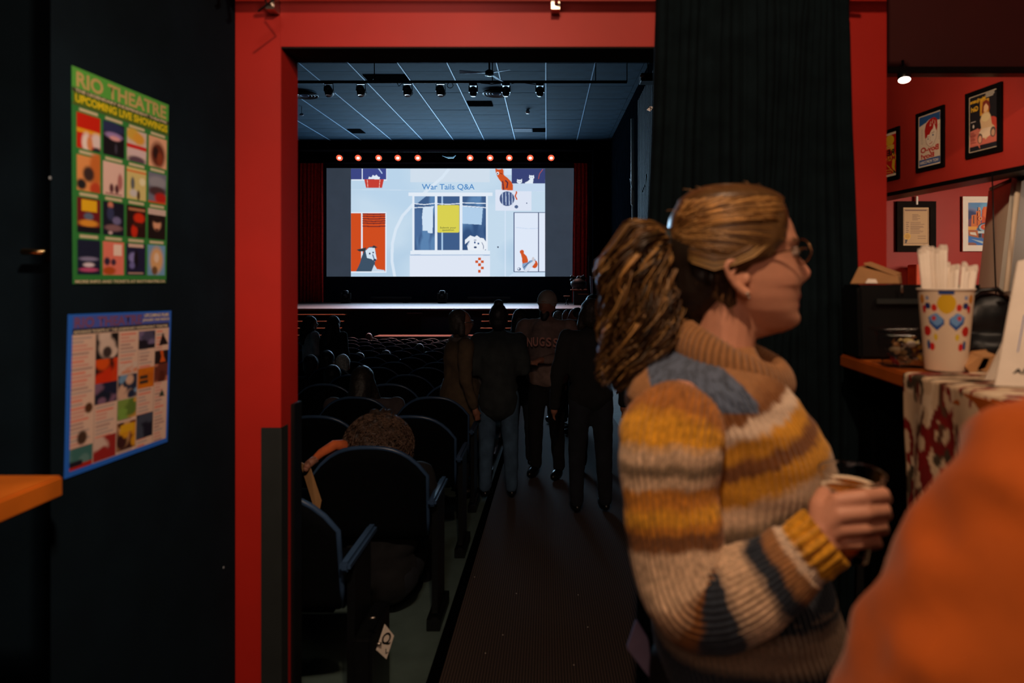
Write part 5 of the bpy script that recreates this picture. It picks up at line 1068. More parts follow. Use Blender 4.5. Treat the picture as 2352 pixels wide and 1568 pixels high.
def bands(tab, v):
    if v <= tab[0][0]: return np.array(K[tab[0][1]])
    for (a_, ca), (b_, cb) in zip(tab[:-1], tab[1:]):
        if v < b_:
            w_ = b_-min(b_-a_, .5*(b_-a_)); t_ = max(0, (v-w_)/(b_-w_)); return np.array(K[ca])*(1-t_*.75)+np.array(K[cb])*t_*.75 if t_ > .55 else np.array(K[ca])
    return np.array(K[tab[-1][1]])
TB = [(780, 'tn'), (900, 'br'), (925, 'wh'), (962, 'ye'), (1003, 'br'), (1040, 'ye'), (1095, 'cr'), (1140, 'ta'), (1190, 'br'), (1262, 'nv'), (1368, 'hm'), (1432, 'nv')]
tf = {790: 1722, 815: 1737, 830: 1748, 860: 1772, 900: 1808, 950: 1843, 1000: 1867, 1050: 1883, 1100: 1878, 1150: 1862, 1200: 1852, 1280: 1872, 1350: 1896, 1450: 1920, 1500: 1910, 1560: 1885, 1640: 1850}
tb = {790: 1572, 815: 1512, 830: 1480, 860: 1452, 900: 1440, 950: 1448, 1000: 1443, 1050: 1446, 1100: 1452, 1150: 1458, 1200: 1462, 1280: 1470, 1350: 1482, 1450: 1503, 1500: 1515, 1560: 1535, 1640: 1550}
tw = {790: .050, 812: .075, 828: .100, 850: .135, 872: .160, 900: .178, 950: .185, 1050: .178, 1150: .168, 1280: .165, 1450: .175, 1560: .178, 1640: .165}
def torso(u, v):
    py = 790+850*v; th = 2*PI*u; Fx, Bx, W = ip(tf, py), ip(tb, py), ip(tw, py); cx = (Fx+Bx)/2; c_, s_ = math.cos(th), math.sin(th)
    x = cx+(Fx-cx)*abs(c_)**.9*(1 if c_ > 0 else -1); y = W*abs(s_)**.85*(1 if s_ > 0 else -1)
    p = HP(x, py, y); rib = .0016*math.cos(2*PI*u*96); nn = .010*noise.noise(p*7)+.006*noise.noise(V((p.x*9, p.y*9, p.z*30)))
    d = V((c_, s_, 0)); return p+d*(rib+nn)
nu, nv = 580, 190; cols = []
jit = rng.random((nv, nu))
for j in range(nv):
    for i in range(nu):
        py = 790+850*j/(nv-1); u = i/nu; th = 2*PI*u; c_ = math.cos(th)
        px = (ip(tf, py)+ip(tb, py))/2+(ip(tf, py)-ip(tb, py))/2*c_
        v = py+(px-1640)*(.42 if py < 1060 else .42-.30*min(1, (py-1060)/200))+10*noise.noise(V((u*60, py*.02, 0)))+(jit[j, i]-.5)*8
        if py > 1330: v = py+12*noise.noise(V((u*8, 0, 3)))*.4+(jit[j, i]-.5)*10
        c = bands(TB, v)
        if py < 905 and px < 1665:
            if px > 1482: c = np.array(K['bl']) if px < 1585+(py-780)*.75 else c
            else: c = np.array(K['tn'])
            if c[2] > c[0]: c = c*(.55+.9*jit[j, i]) if noise.noise(V((u*70, py*.06, 5))) < .05 else c*1.5
        cols.append(tuple(c*(.82+.36*jit[j, i]))+(1,))
sw = grid('sweater', nu, nv, torso, knit, wo, True, cols, closed=True)
# sleeve
def sleeve(name, path, rad, TBl, nv=230, nu=220, ribs=46):
    path = [V(p) for p in path]
    def cr_(a_, t):
        f = t*(len(a_)-1); i = min(int(f), len(a_)-2); u = f-i; g = lambda k: a_[max(0, min(len(a_)-1, k))]
        p0, p1, p2, p3 = g(i-1), g(i), g(i+1), g(i+2); return .5*((2*p1)+(p2-p0)*u+(2*p0-5*p1+4*p2-p3)*u*u+(3*p1-p0-3*p2+p3)*u**3)
    fr = []; ref = V((1, 0, 0))
    for j in range(nv):
        t = j/(nv-1); p = cr_(path, t); d = (cr_(path, min(1, t+.01))-cr_(path, max(0, t-.01))).normalized(); a_ = (ref-d*ref.dot(d)).normalized(); ref = a_; fr.append((p, a_, d.cross(a_), cr_(rad, t)))
    vs = []; cs = []; N = len(path)-1
    for j in range(nv):
        p, a_, b_, r = fr[j]; t = j/(nv-1)*N
        for i in range(nu):
            th = 2*PI*i/nu; amp = .0018 if t < N-1.3 else .0030; nr = ribs if t < N-1.3 else 18
            q = p+(a_*math.cos(th)+b_*math.sin(th))*r; rr = r+amp*math.cos(nr*th)+.006*noise.noise(q*14)+.003*noise.noise(V((th, t*1.5, 0)))
            if abs(t-N+1.3) < .25: rr -= .003
            vs.append(p+(a_*math.cos(th)+b_*math.sin(th))*rr)
            c = bands(TBl, t+.16*noise.noise(V((math.cos(th)*2, math.sin(th)*2, t*.8)))+(rng.random()-.5)*.10)
            cs.append(tuple(c*(.75+.5*rng.random())*(1+.45*noise.noise(V((math.cos(th)*16, math.sin(th)*16, t*5)))))+(1,))
    k = nu; fs = [(j*k+i, j*k+(i+1) % k, (j+1)*k+(i+1) % k, (j+1)*k+i) for j in range(nv-1) for i in range(k)]+[tuple(range(k-1, -1, -1))]
    me = mesh(local(wo, vs), fs); colors(me, cs); return link(name, me, knit, wo, True)
sp = [(1566, 930, 1.07), (1556, 950, 1.035), (1547, 982, 1.005), (1540, 1030, .99), (1541, 1110, .98), (1548, 1200, .97), (1562, 1290, .96), (1600, 1368, .945), (1672, 1372, .935), (1745, 1338, .925), (1812, 1296, .915), (1860, 1262, .908), (1900, 1232, .905)]
sr = [.030, .054, .070, .072, .068, .065, .064, .066, .062, .055, .046, .040, .0375]
ST = [(0, 'br'), (1.5, 'bo'), (2.45, 'ye'), (3.15, 'cr'), (3.5, 'ta'), (3.8, 'cr'), (4.1, 'mu'), (4.6, 'ye'), (4.95, 'mu'), (5.15, 'br'), (5.65, 'cr'), (7.0, 'br'), (7.25, 'nv'), (8.4, 'cr'), (9.35, 'nv'), (9.9, 'tn'), (10.5, 'wh'), (10.8, 'ye'), (12, 'ye')]
sleeve('sleeve', [P(*q) for q in sp], sr, ST)
sp2 = [HP(1660, 862, .12), HP(1672, 930, .165), HP(1680, 1040, .18), HP(1700, 1200, .185), HP(1750, 1330, .16), HP(1830, 1320, .10)]
sleeve('sleeve', sp2, [.05, .07, .068, .062, .055, .045], [(0, 'br'), (1, 'ye'), (2, 'cr'), (3, 'br'), (4, 'nv')], 60, 80)
# cowl collar
def cowl(u, v):
    t = 2*PI*u; th = 2*PI*v; X = 1680-116*math.cos(t); lat = -.088*math.sin(t); py = 812-48*math.cos(t)+(24 if lat < 0 else -14)*abs(math.sin(t))
    r = .0225+.003*math.sin(2*t); cen_ = HP(X, py, lat); o = V((-math.cos(t), -math.sin(t)*.8, .35)).normalized(); up_ = V((0, 0, 1)); o2 = (up_-o*up_.dot(o)).normalized()
    rr = r*(1+.07*math.cos(2*PI*u*58)); return cen_+o*rr*.72*math.cos(th)+o2*rr*1.25*math.sin(th)+V((0, 0, .003*noise.noise(cen_*30)))
cc = []
for j in range(20):
    for i in range(460):
        u = i/460; st2 = .80+.28*math.cos(2*PI*u*58); cc.append(tuple(np.array(K['tn'])*st2*(1.1 if abs(u-.25) < .2 else .95)*(.85+.3*rng.random()))+(1,))
grid('collar', 460, 20, cowl, knit, wo, True, cc, closed=True)
# dark trousers, shoes, and a pale folded paper at her back hip
tr2 = MB(); tr2.ell(HP(1690, 1560, 0), (.15, .14, .13), 16)
for sg in (-1, 1): tr2.chain([HP(1690, 1600, sg*.08), V((.32, WY+sg*.09, .48)), V((.31, WY+sg*.09, .09))], [.095, .07, .055])
tr2.remesh('trousers', cloth('black', (20, 20, 22)), wo, .012, 1)
for sg in (-1, 1): MB().ell(V((.36, WY+sg*.09, .05)), (.14, .045, .05), 12).build('shoe', M['blk2'], wo, True)
ps = MB().slab([P(1462, 1425, 1.22), P(1490, 1470, 1.2), P(1500, 1568, 1.2), P(1440, 1490, 1.22)], (0, .012, 0)); tag(ps.build('folded_leaflet', mat('lilac_paper', (150, 135, 165), .8, .05, 20), None, bevel=.002), 'pale lilac folded paper behind the hip of the woman in the sweater', 'leaflet')
# ================================================================ BEER CUP
ax = P(1957, 1085, .945); cupR = Matrix.Rotation(.10, 3, 'X') @ Matrix.Rotation(.03, 3, 'Y')
cb = thing('beer_cup', 'clear plastic cup of amber beer held in the hand of the woman', 'cup', ax+V((0, 0, -.122)))
prof = [(.0, -.122), (.0275, -.122), (.0290, -.1215), (.0425, -.002), (.0445, 0), (.0445, .0015), (.0415, .001), (.0405, -.003), (.0277, -.1195), (0, -.1195)]
MB().lathe(prof, ax, 48, rot=cupR, cap=False).build('cup_wall', M['clear'], cb, True)
MB().lathe([(.0, -.1190), (.0270, -.1190), (.0372, -.022), (0, -.022)], ax, 40, rot=cupR, cap=False).build('beer', M['beer'], cb, True)
MB().lathe([(.0374, -.024), (.0378, -.0185), (.0345, -.0175), (.0325, -.0195), (.033, -.0215)], ax, 40, rot=cupR, cap=False).build('foam_ring', M['foam'], cb, True)
# ================================================================ PERSON IN ORANGE, NEAR THE CAMERA AT RIGHT
og = thing('person', 'person in a rust orange jacket, blurred shoulder and arm at the lower right corner', 'person', (.52, .62, 0))
bb = MB(); bb.ell((.56, .60, 1.62), (.075, .09, .11), 14).chain([(.55, .60, 1.56), (.55, .61, 1.44)], [.055, .06]).chain([(.55, .61, 1.36), (.55, .61, .9)], [.13, .13])
bb.ell((.47, .60, 1.60), (.02, .014, .02), 8)
bb.chain([(.55, .61, 1.40), (.42, .60, 1.36), (.31, .60, 1.08), (.30, .74, .88)], [.06, .055, .042, .028]).chain([(.55, .61, 1.40), (.70, .62, 1.36), (.76, .62, 1.08), (.70, .78, .92)], [.06, .055, .042, .028])
for k in range(4): bb.chain([(.29+.012*k, .76, .86), (.285+.012*k, .79, .82), (.29+.012*k, .80, .79)], [.009, .0085, .008], 6)
bb.chain([(.55, .61, .9), (.47, .62, .5), (.46, .62, .08)], [.12, .07, .05]).chain([(.55, .61, .9), (.64, .62, .5), (.65, .62, .08)], [.12, .07, .05])
bb.remesh('body', SKP, og, .01, 2)
orm = mat('orange_fabric', (176, 80, 2), .9, .25, 7, .2, sheen=.15)
jk = MB(); jk.ell((.56, .62, 1.16), (.20, .15, .30), 18).ell((.56, .62, .93), (.20, .16, .2), 16).chain([(.56, .62, 1.40), (.445, .60, 1.372)], [.085, .085], 18)
jk.chain([(.440, .60, 1.362), (.362, .585, 1.22), (.308, .585, 1.06), (.30, .68, .92)], [.085, .098, .092, .06], 18).chain([(.56, .62, 1.40), (.69, .62, 1.36), (.78, .62, 1.08), (.71, .76, .94)], [.085, .08, .075, .05], 16)
jk.chain([(.55, .61, 1.44), (.55, .61, 1.49)], [.075, .07])
jk.remesh('jacket', orm, og, .009, 3, disp=lambda p: .014*noise.noise(V((p.x*9+p.z*3, p.y*9, p.z*6)))+.009*noise.noise(V((p.x*22+p.z*14, p.y*20, p.z*12))))
lg = MB(); lg.ell((.56, .62, .88), (.17, .13, .13), 14).chain([(.48, .62, .82), (.47, .62, .5), (.46, .62, .1)], [.10, .075, .06]).chain([(.64, .62, .82), (.64, .62, .5), (.65, .62, .1)], [.10, .075, .06]); lg.remesh('trousers', cloth('black', (20, 20, 22)), og, .015, 1)
hh = MB(); hh.ell((.565, .60, 1.655), (.092, .10, .105), 16).ell((.60, .60, 1.60), (.07, .09, .09), 14); hh.remesh('hair', mat('hair_30_24_20', (30, 24, 20), .6, .3, 50), og, .009, 1)
for x in (.46, .65): MB().ell((x, .67, .05), (.045, .13, .05), 12).build('shoe', M['blk2'], og, True)
# ================================================================ COUNTER AND WHAT STANDS ON IT
CZ = HC-.187
ct = thing('wooden_counter', 'high varnished wooden counter at the right with a dark front', 'counter', (1.1, 1.3, 0))
c0 = (.771, 1.78); c1 = (.741-.03, 1.0)
MB().hexa([(.706, .95, CZ-.032), (1.75, .95, CZ-.032), (1.75, 1.80, CZ-.032), (.774, 1.80, CZ-.032), (.706, .95, CZ), (1.75, .95, CZ), (1.75, 1.80, CZ), (.774, 1.80, CZ)]).build('worktop', M['wood'], ct, bevel=.004)
MB().box((.79, 1.05, 0), (1.7, 1.64, CZ-.033)).build('front_panel', M['dark'], ct); MB().box((.80, 1.68, 0), (.84, 1.72, CZ-.033)).build('leg', M['dark'], ct)
# patterned cloth hanging over the corner nearer the camera
pv = Paint(100, 100, 320, 320, (206, 180, 150)); g_ = random.Random(5)
for k in range(300):
    x, y = g_.uniform(0, 100), g_.uniform(0, 100); a_ = g_.uniform(0, 6.3); c = g_.choice([(120, 22, 20), (130, 30, 26), (92, 60, 44), (70, 60, 48), (222, 200, 172), (110, 24, 22)])
    pts = [(x+3.4*math.cos(a_+t*.55)*(1+t*.22), y+3.4*math.sin(a_+t*.55)*(1+t*.22)) for t in range(7)]; pv.line([(x+(a-x)*.62, y+(b-y)*.62) for a, b in pts], g_.uniform(1.0, 2.6), c)
def cl_fn(u, v):
    # v 0..0.4 lies on the counter, then falls over the left edge
    yy = 1.40-.48*u; xe = .741+.0*u-.03*(1.40-yy)
    if v < .42: return V((xe+.62*(1-v/.42)-.004, yy, CZ+.003+.0022*noise.noise(V((u*6, v*9, 0)))))
    w_ = (v-.42)/.58; fold = .016*math.sin(u*21+2*w_)*min(1, w_*3)
    return V((xe-.008-.004*math.sin(PI*w_)+fold*.9, yy, CZ+.003-.55*w_))
cols = []
for j in range(200):
    for i in range(130): y_, x_ = int(j/199*319), int(i/129*300); cols.append(tuple(pv.a[y_, x_])+(1,))
tc_ = tag(grid('tablecloth', 130, 200, cl_fn, M['attr'], None, True, cols), 'cream and maroon scroll-patterned cloth draped over the wooden counter edge', 'tablecloth')
sm = tc_.modifiers.new('t', 'SOLIDIFY'); sm.thickness = .0015
# patterned paper cup with straws
cp = P(2172, 850, 1.45); cp.z = CZ+.004
pcup = thing('paper_cup', 'tall cream paper cup with red, yellow and blue shapes holding wrapped straws', 'cup', cp)
H_, r0, r1 = .170, .0395, .0530
CC = Paint(200, 100, 400, 150, (226, 204, 178))
def cell(x):
    CC.ell(x, 17, 11, 12, (220, 176, 26)); CC.rect(x-9, 0, x+9, 6, (36, 70, 140)); CC.ell(x-15, 22, 3.6, 4.5, (206, 40, 24)); CC.ell(x+15, 22, 3.6, 4.5, (206, 40, 24))
    for q_ in (-1, 1):
        CC.poly([(x+q_*3, 36), (x+q_*13, 28), (x+q_*24, 34), (x+q_*22, 42), (x+q_*12, 50), (x+q_*3, 42)], (40, 84, 160)); CC.poly([(x+q_*4, 35), (x+q_*13, 28), (x+q_*23, 33), (x+q_*20, 39), (x+q_*12, 45), (x+q_*5, 40)], (110, 160, 220)); CC.ell(x+q_*16, 35, 3, 3, (200, 60, 60))
        CC.ell(x+q_*24, 20, 4.4, 4, (30, 50, 110)); CC.ell(x+q_*30, 24, 3.4, 5, (190, 30, 26)); CC.ell(x+q_*27, 51, 6.4, 6.5, (190, 34, 26)); CC.ell(x+q_*14, 58, 3, 4, (220, 190, 50)); CC.ell(x+q_*20, 70, 4, 5, (206, 34, 30)); CC.ell(x+q_*26, 68, 3, 6, (30, 80, 140)); CC.ell(x+q_*24, 10, 2.4, 2.4, (120, 140, 190)); CC.ell(x+q_*33, 12, 4, 6, (200, 130, 40))
for x in (50, 150): cell(x)
cc_ = []
for j in range(120):
    for i in range(260): cc_.append(tuple(CC.a[int(j/119*149), int(((i/260) % 1)*399)])+(1,))
ro = 0
def cf(u, v): t = 2*PI*(u-.25)-PI/2-.50; r = r1+(r0-r1)*v; return cp+V((r*math.cos(t), r*math.sin(t), H_*(1-v)))
grid('cup_wall', 260, 120, cf, M['attr'], pcup, True, cc_, closed=True)
MB().tube([cp+V((r1*math.cos(t), r1*math.sin(t), H_)) for t in np.linspace(0, 2*PI, 41)], .0026, 8, cap=False).build('rolled_rim', M['paper'], pcup, True)
MB().lathe([(r0-.001, .004), (0, .004)], cp, 30, cap=False).build('cup_bottom', M['paper'], pcup)
rs = random.Random(8)
def straw(x, y, topz, lean, lab, grp, px_):
    b0 = cp+V((x*.62, y*.62, .008)); b1 = V((cp.x+x+lean, cp.y+y, topz)); t = thing('wrapped_straw', lab, 'straw', b0, grp)
    d = (b1-b0).normalized(); MB().tube([b0, b1-d*.006], .0046, 8).build('straw', M['paper'], t, True)
    MB().tube([b1-d*.010, b1-d*.003, b1+d*.006], [.0048, .0056, .0034], 8, flat=.35).build('wrapper_end', M['paper'], t)
zt = lambda py: HC-(py-650)/F*1.45
for k in range(9):
    x = -.052+.0048*k; straw(x, rs.uniform(-.018, .03)*(1-abs(x)/.08), zt(572+rs.uniform(-6, 6)), -.004+.001*k, 'tall wrapped straw, %s from the left in the left cluster of the paper cup' % ordn[k], 'tall wrapped straws at the left of the paper cup', k)
for k in range(16):
    x = -.007+.0036*k; straw(x, rs.uniform(-.03, .03)*(1-abs(x)/.06), zt(613+rs.uniform(-6, 5)), .004+.0006*k, 'shorter wrapped straw, %s from the left in the right cluster of the paper cup' % ordn[k], 'short wrapped straws at the right of the paper cup', k)
# clear tub of sweets
dcn = P(2080, 830, 1.52); dcn.z = CZ+.001; tb_ = thing('clear_tub', 'clear plastic tub of wrapped sweets left of the patterned paper cup', 'tub', dcn)
def rrect(a_, b_, z, r=.014, n=6): return [dcn+V((sx*(a_-r)+r*math.cos(t), sy*(b_-r)+r*math.sin(t), z)) for sx, sy, t0 in ((1, 1, 0), (-1, 1, PI/2), (-1, -1, PI), (1, -1, 1.5*PI)) for t in np.linspace(t0, t0+PI/2, n)]
def prof_loft(rings):
    n = len(rings[0]); m = MB(); vs = [p for r in rings for p in r]
    fs = [(i*n+j, i*n+(j+1) % n, (i+1)*n+(j+1) % n, (i+1)*n+j) for i in range(len(rings)-1) for j in range(n)]+[tuple(range(n))]; return m.add(vs, fs)
tubm = prof_loft([rrect(.042, .030, .0), rrect(.055, .040, .078), rrect(.066, .048, .080), rrect(.066, .048, .086), rrect(.064, .046, .086)])
o = tubm.build('tub_wall', M['clear'], tb_, True); so = o.modifiers.new('t', 'SOLIDIFY'); so.thickness = .001
sw_c = [(200, 170, 130), (170, 40, 36), (214, 196, 160), (150, 110, 70), (196, 150, 60), (225, 215, 205), (120, 80, 50), (206, 186, 130)]
SWN = ['tan', 'red', 'pale cream', 'brown', 'golden', 'white', 'dark brown', 'sand-coloured']
for k in range(16):
    c = dcn+V((rs.uniform(-.034, .034), rs.uniform(-.022, .022), .010+.0035*k*.9)); rot = Euler((rs.uniform(-1, 1), rs.uniform(-1, 1), rs.uniform(0, 3))).to_matrix()
    o = MB().ell(c, (.013, .008, .006), 10, rot=rot).add([c+rot @ V(p) for p in ((.012, 0, 0), (.021, .007, .002), (.021, -.007, -.002), (-.012, 0, 0), (-.021, .007, -.002), (-.021, -.007, .002))], [(0, 1, 2), (3, 5, 4)]).build('wrapped_sweet', mat('sweet_%d' % (k % 8), sw_c[k % 8], .4), None, True)
    tag(o, SWN[k % 8]+' wrapped sweet in the clear tub, the '+('lower' if k < 8 else 'upper')+' of the two so coloured', 'sweet', 'sweets in the clear tub')
# black monitor / till with kraft carton on top
tm = thing('card_terminal_box', 'black boxy till unit at the back of the counter under the tan carton', 'till', (.9, 1.74, CZ))
MB().hexa([(.762, 1.66, CZ+.001), (1.07, 1.66, CZ+.001), (1.07, 1.795, CZ+.001), (.778, 1.795, CZ+.001), (.760, 1.665, 1.546), (1.07, 1.665, 1.546), (1.07, 1.795, 1.546), (.772, 1.795, 1.546)]).build('body', M['blk2'], tm, bevel=.008)
MB().box((.80, 1.652, 1.50), (1.04, 1.66, 1.512)).build('slot', M['guard'], tm); MB().ell((.862, 1.655, 1.535), (.004, .002, .010), 8).build('glint_screw', M['steel'], tm)
kx = P(2010, 652, 1.70); kc = thing('kraft_carton', 'folded tan cardboard carton lying on the black till', 'carton', kx)
kb = [P(1952, 651, 1.70), P(2066, 652, 1.70), P(2072, 650, 1.79), P(1970, 650, 1.79)]; kt = [P(1972, 612, 1.70), P(2062, 634, 1.70), P(2070, 630, 1.78), P(1992, 606, 1.78)]
for q_ in kb: q_.z = 1.5475
MB().hexa(kb+kt).build('box_body', M['kraft'], kc, bevel=.002)
MB().slab([P(1984, 606, 1.70), P(2056, 634, 1.70), P(2070, 629, 1.79), P(2000, 603, 1.79)], (0, 0, .0025)).build('flap', M['kraft'], kc); MB().slab([P(1994, 640, 1.69), P(2012, 641, 1.69), P(2016, 650, 1.685), P(1988, 650, 1.685)], (0, .003, 0)).build('tab', M['paper'], kc)
# black bag, things behind the cup
bg = thing('black_bag', 'black slouchy bag with a shiny buckle on the counter right of the paper cup', 'bag', (1.05, 1.6, CZ))
m_ = MB(); m_.ell(P(2268, 745, 1.62), (.065, .04, .078), 18).ell(P(2262, 800, 1.60), (.075, .05, .035), 16).ell(P(2310, 770, 1.62), (.05, .04, .075), 14)
m_.remesh('bag_body', mat('bag_nylon', (16, 19, 22), .45, .3, 20, .2), bg, .005, 2, disp=lambda p: .005*noise.noise(p*26))
MB().tube([P(2225, 690, 1.60), P(2250, 668, 1.60), P(2290, 664, 1.6), P(2320, 690, 1.6)], .006, 8).build('handle', M['blk2'], bg, True)
MB().box(P(2308, 678, 1.575), P(2328, 669, 1.58)).tube([P(2312, 676, 1.573), P(2326, 674, 1.573)], .003, 6).build('buckle', M['steel'], bg, bevel=.001)
for k, (x0, y0, x1, y1, lab) in enumerate(((2216, 752, 2262, 768, 'pink paper slip behind the patterned cup, the upper one'), (2216, 770, 2256, 786, 'pink paper slip behind the patterned cup, the lower one'))):
    tag(MB().slab([P(x0, y0, 1.75), P(x1, y0, 1.75), P(x1-14, y1, 1.74), P(x0, y1, 1.74)], (0, .004, 0)).build('paper_slip', mat('pink_paper', (196, 120, 96), .7, .05), None), lab, 'paper')
for k, (pts, lab) in enumerate((([(2222, 828), (2250, 806), (2270, 808), (2262, 826), (2232, 838)], 'crumpled cream paper wrapper on the cloth just right of the patterned cup'), ([(2248, 838), (2262, 812), (2296, 808), (2300, 838), (2285, 846)], 'flat tan paper packet on the cloth beside the leaning white sign'))):
    m_ = MB(); z0 = CZ+.006
    base = [P(x, y, 1.40) for x, y in pts]; n_ = len(base); m_.add([p+V((0, 0, 0)) for p in base]+[p+V((.003, .05, .006)) for p in base], [tuple(range(n_)), tuple(range(2*n_-1, n_-1, -1))]+[(i, (i+1) % n_, n_+(i+1) % n_, n_+i) for i in range(n_)])
    mz = min(v.z for v in m_.v); m_.v = [v+V((0, 0, CZ+.004-mz)) for v in m_.v]; tag(m_.build('paper_wrapper', M['kraft'], None, bevel=.002), lab, 'wrapper')
# leaning acrylic sign
sg_ = thing('counter_sign', 'white leaning table sign with a blue framed picture at the right edge', 'sign', P(2330, 880, 1.15))
s0, s1, s2, s3 = P(2285, 876, 1.20), P(2470, 905, 1.16), P(2520, 560, 1.26), P(2338, 600, 1.28)
for q_ in (s0, s1): q_.z = CZ+.006
SP_ = MB().slab([s0, s1, s2, s3], (.002, .006, 0)); SP_.build('board', M['paper'], sg_, bevel=.001)
def sgp(u, v): a_ = s3.lerp(s2, u); b_ = s0.lerp(s1, u); return a_.lerp(b_, v)+V((0, -.0012, .0002))
ps_ = Paint(100, 80, 110, 90, (40, 90, 170)); ps_.rect(9, 8, 91, 72, (20, 26, 50)); ps_.blotch(9, 8, 91, 72, [(60, 40, 60), (20, 26, 50), (90, 60, 70)], 12, 4, .3)
xd = (s1-s0).normalized(); dn = (s0-s3).normalized()
ps_.sheet('print', sgp(.20, .46), sgp(.86, .46), sgp(.20, .46)+dn*.075*1.0, M['attr'], sg_)
text('lettering', 'ANIMATE', sgp(.19, .865), xd, dn, M['blk2'], width=.085, height=.010, parent=sg_, bold=.03)
MB().slab([s3.lerp(s2, .3)+V((0, .008, -.02)), s3.lerp(s2, .6)+V((0, .008, -.02)), s0.lerp(s1, .6)+V((0, .09, 0)), s0.lerp(s1, .3)+V((0, .09, 0))], (0, .003, 0)).build('stand_leg', M['paper'], sg_)
# ================================================================ LEFT: POSTERS ON THE BLACK WALL, TABLE
def LW(px, py): k = (px-CX)/F; Y = (-.912-.185)/(k-.0925); n = V((1, -.0925, 0)).normalized(); p = V((k*Y, Y, HC-(py-CY)/F*Y)); return p+n*.002
nw = V((1, -.0925, 0)).normalized()
G = Paint(222, 500, 224, 500, (46, 128, 62))
G.poly([(0, 0), (222, 0), (222, 60), (0, 60)], (84, 168, 70)); 
G.a = G.a
G.rect(0, 48, 222, 58, (60, 70, 50)); G.rect(0, 82, 222, 88, (70, 90, 50)); G.rect(2, 490, 222, 500, (50, 80, 50))
def cell(r, c, fn, bg_, seed=0):
    x0, y0, w_, h_ = 8+54*c, 102+98*r, 48, 82
    G.rect(x0+5, y0-11, x0+43, y0-4, (200, 190, 160)); keep = G.a.copy(); G.rect(x0, y0, x0+w_, y0+h_, bg_)
    E = lambda x, y, rx, ry, col, so=.5: G.ell(x0+x*w_, y0+y*h_, rx*w_, ry*h_, col, so); RR = lambda a_, b_, c_, d_, col: G.rect(x0+a_*w_, y0+b_*h_, x0+c_*w_, y0+d_*h_, col)
    fn(E, RR); m = ((G.X >= x0)&(G.X <= x0+w_)&(G.Y >= y0-11)&(G.Y <= y0+h_))[..., None]; G.a = np.where(m, G.a, keep)
LI, DK = (226, 200, 190), (18, 20, 30)
cell(0, 0, lambda E, R_: (R_(0, .42, 1, .55, (222, 160, 30)), E(.42, .8, .2, .28, (230, 220, 220)), E(.85, .7, .25, .22, (220, 206, 210)), E(.55, .8, .12, .22, (214, 140, 90)), E(.85, 1, .2, .12, (30, 40, 50))), (196, 34, 14))
cell(0, 1, lambda E, R_: (E(.4, .15, .6, .18, (40, 50, 96)), E(.5, .38, .4, .10, (150, 130, 190)), E(.55, .45, .25, .07, (214, 160, 170)), E(.6, .75, .06, .15, (60, 60, 80))), DK)
cell(0, 2, lambda E, R_: (E(.3, .15, .35, .2, (206, 170, 70)), E(.6, .25, .3, .18, (214, 160, 60)), R_(0, .46, 1, .58, (200, 40, 40)), E(.5, .72, .5, .12, (210, 190, 200)), E(.5, .95, .45, .14, (90, 70, 90))), (206, 190, 186))
cell(0, 3, lambda E, R_: (E(.5, .58, .40, .42, (96, 44, 30)), E(.38, .52, .14, .2, (40, 24, 24)), E(.62, .7, .16, .22, (130, 60, 36))), (222, 170, 140))
cell(1, 0, lambda E, R_: (E(.85, .3, .3, .5, (196, 110, 50)), E(.5, .5, .24, .22, (60, 44, 44)), E(.2, .82, .2, .15, (30, 34, 40)), E(.8, .9, .25, .2, (186, 70, 40))), (222, 150, 90))
cell(1, 1, lambda E, R_: (E(.4, .78, .1, .14, (90, 50, 60)), E(.65, .78, .1, .14, (80, 40, 50)), E(.8, .55, .12, .25, (170, 110, 110)), R_(.1, .93, .9, .96, (140, 90, 90))), (222, 190, 184))
cell(1, 2, lambda E, R_: (R_(0, .08, 1, .14, (214, 120, 60)), E(.3, .5, .1, .2, (90, 100, 110)), E(.35, .8, .2, .12, (200, 200, 206)), E(.6, .85, .08, .16, (80, 60, 40)), E(.8, .4, .16, .12, (230, 226, 190))), (208, 196, 130))
cell(1, 3, lambda E, R_: (E(.5, .3, .5, .2, (140, 144, 160)), E(.5, .6, .5, .16, (70, 50, 56)), E(.7, .82, .35, .18, (180, 36, 30)), R_(0, .94, 1, 1, (200, 80, 40))), (110, 116, 140))
cell(2, 0, lambda E, R_: (R_(.2, .05, .85, .38, (226, 180, 30)), E(.5, .52, .2, .1, (90, 110, 140)), E(.5, .72, .4, .1, (220, 150, 50)), R_(0, .82, 1, 1, (22, 22, 34))), (110, 26, 34))
cell(2, 1, lambda E, R_: (E(.35, .1, .12, .1, (206, 130, 110)), E(.35, .35, .16, .2, (50, 60, 100)), E(.65, .55, .2, .12, (110, 110, 160)), E(.5, .78, .4, .1, (130, 100, 110)), E(.35, .93, .1, .05, (200, 180, 190))), (20, 26, 46))
cell(2, 2, lambda E, R_: (R_(.1, .07, .95, .16, (176, 120, 90)), E(.65, .38, .28, .16, (206, 50, 20)), E(.4, .8, .16, .2, (200, 44, 20)), E(.6, .6, .25, .08, (60, 26, 20))), (40, 18, 18))
cell(2, 3, lambda E, R_: (R_(0, 0, 1, .2, (200, 180, 176)), E(.5, .5, .22, .2, (214, 160, 130)), E(.5, .36, .26, .10, (30, 22, 22)), E(.5, .68, .1, .04, (80, 40, 40))), (24, 20, 22))
cell(3, 0, lambda E, R_: (E(.5, .55, .4, .06, (130, 130, 170)), E(.5, .72, .24, .06, (220, 210, 230)), E(.5, .86, .4, .06, (190, 80, 130))), (24, 32, 60))
cell(3, 1, lambda E, R_: (R_(.5, .08, .9, .42, (236, 214, 206)), E(.2, .6, .14, .12, (50, 40, 70)), E(.5, .62, .12, .1, (60, 44, 70)), E(.3, .88, .3, .12, (176, 80, 30))), (226, 124, 110))
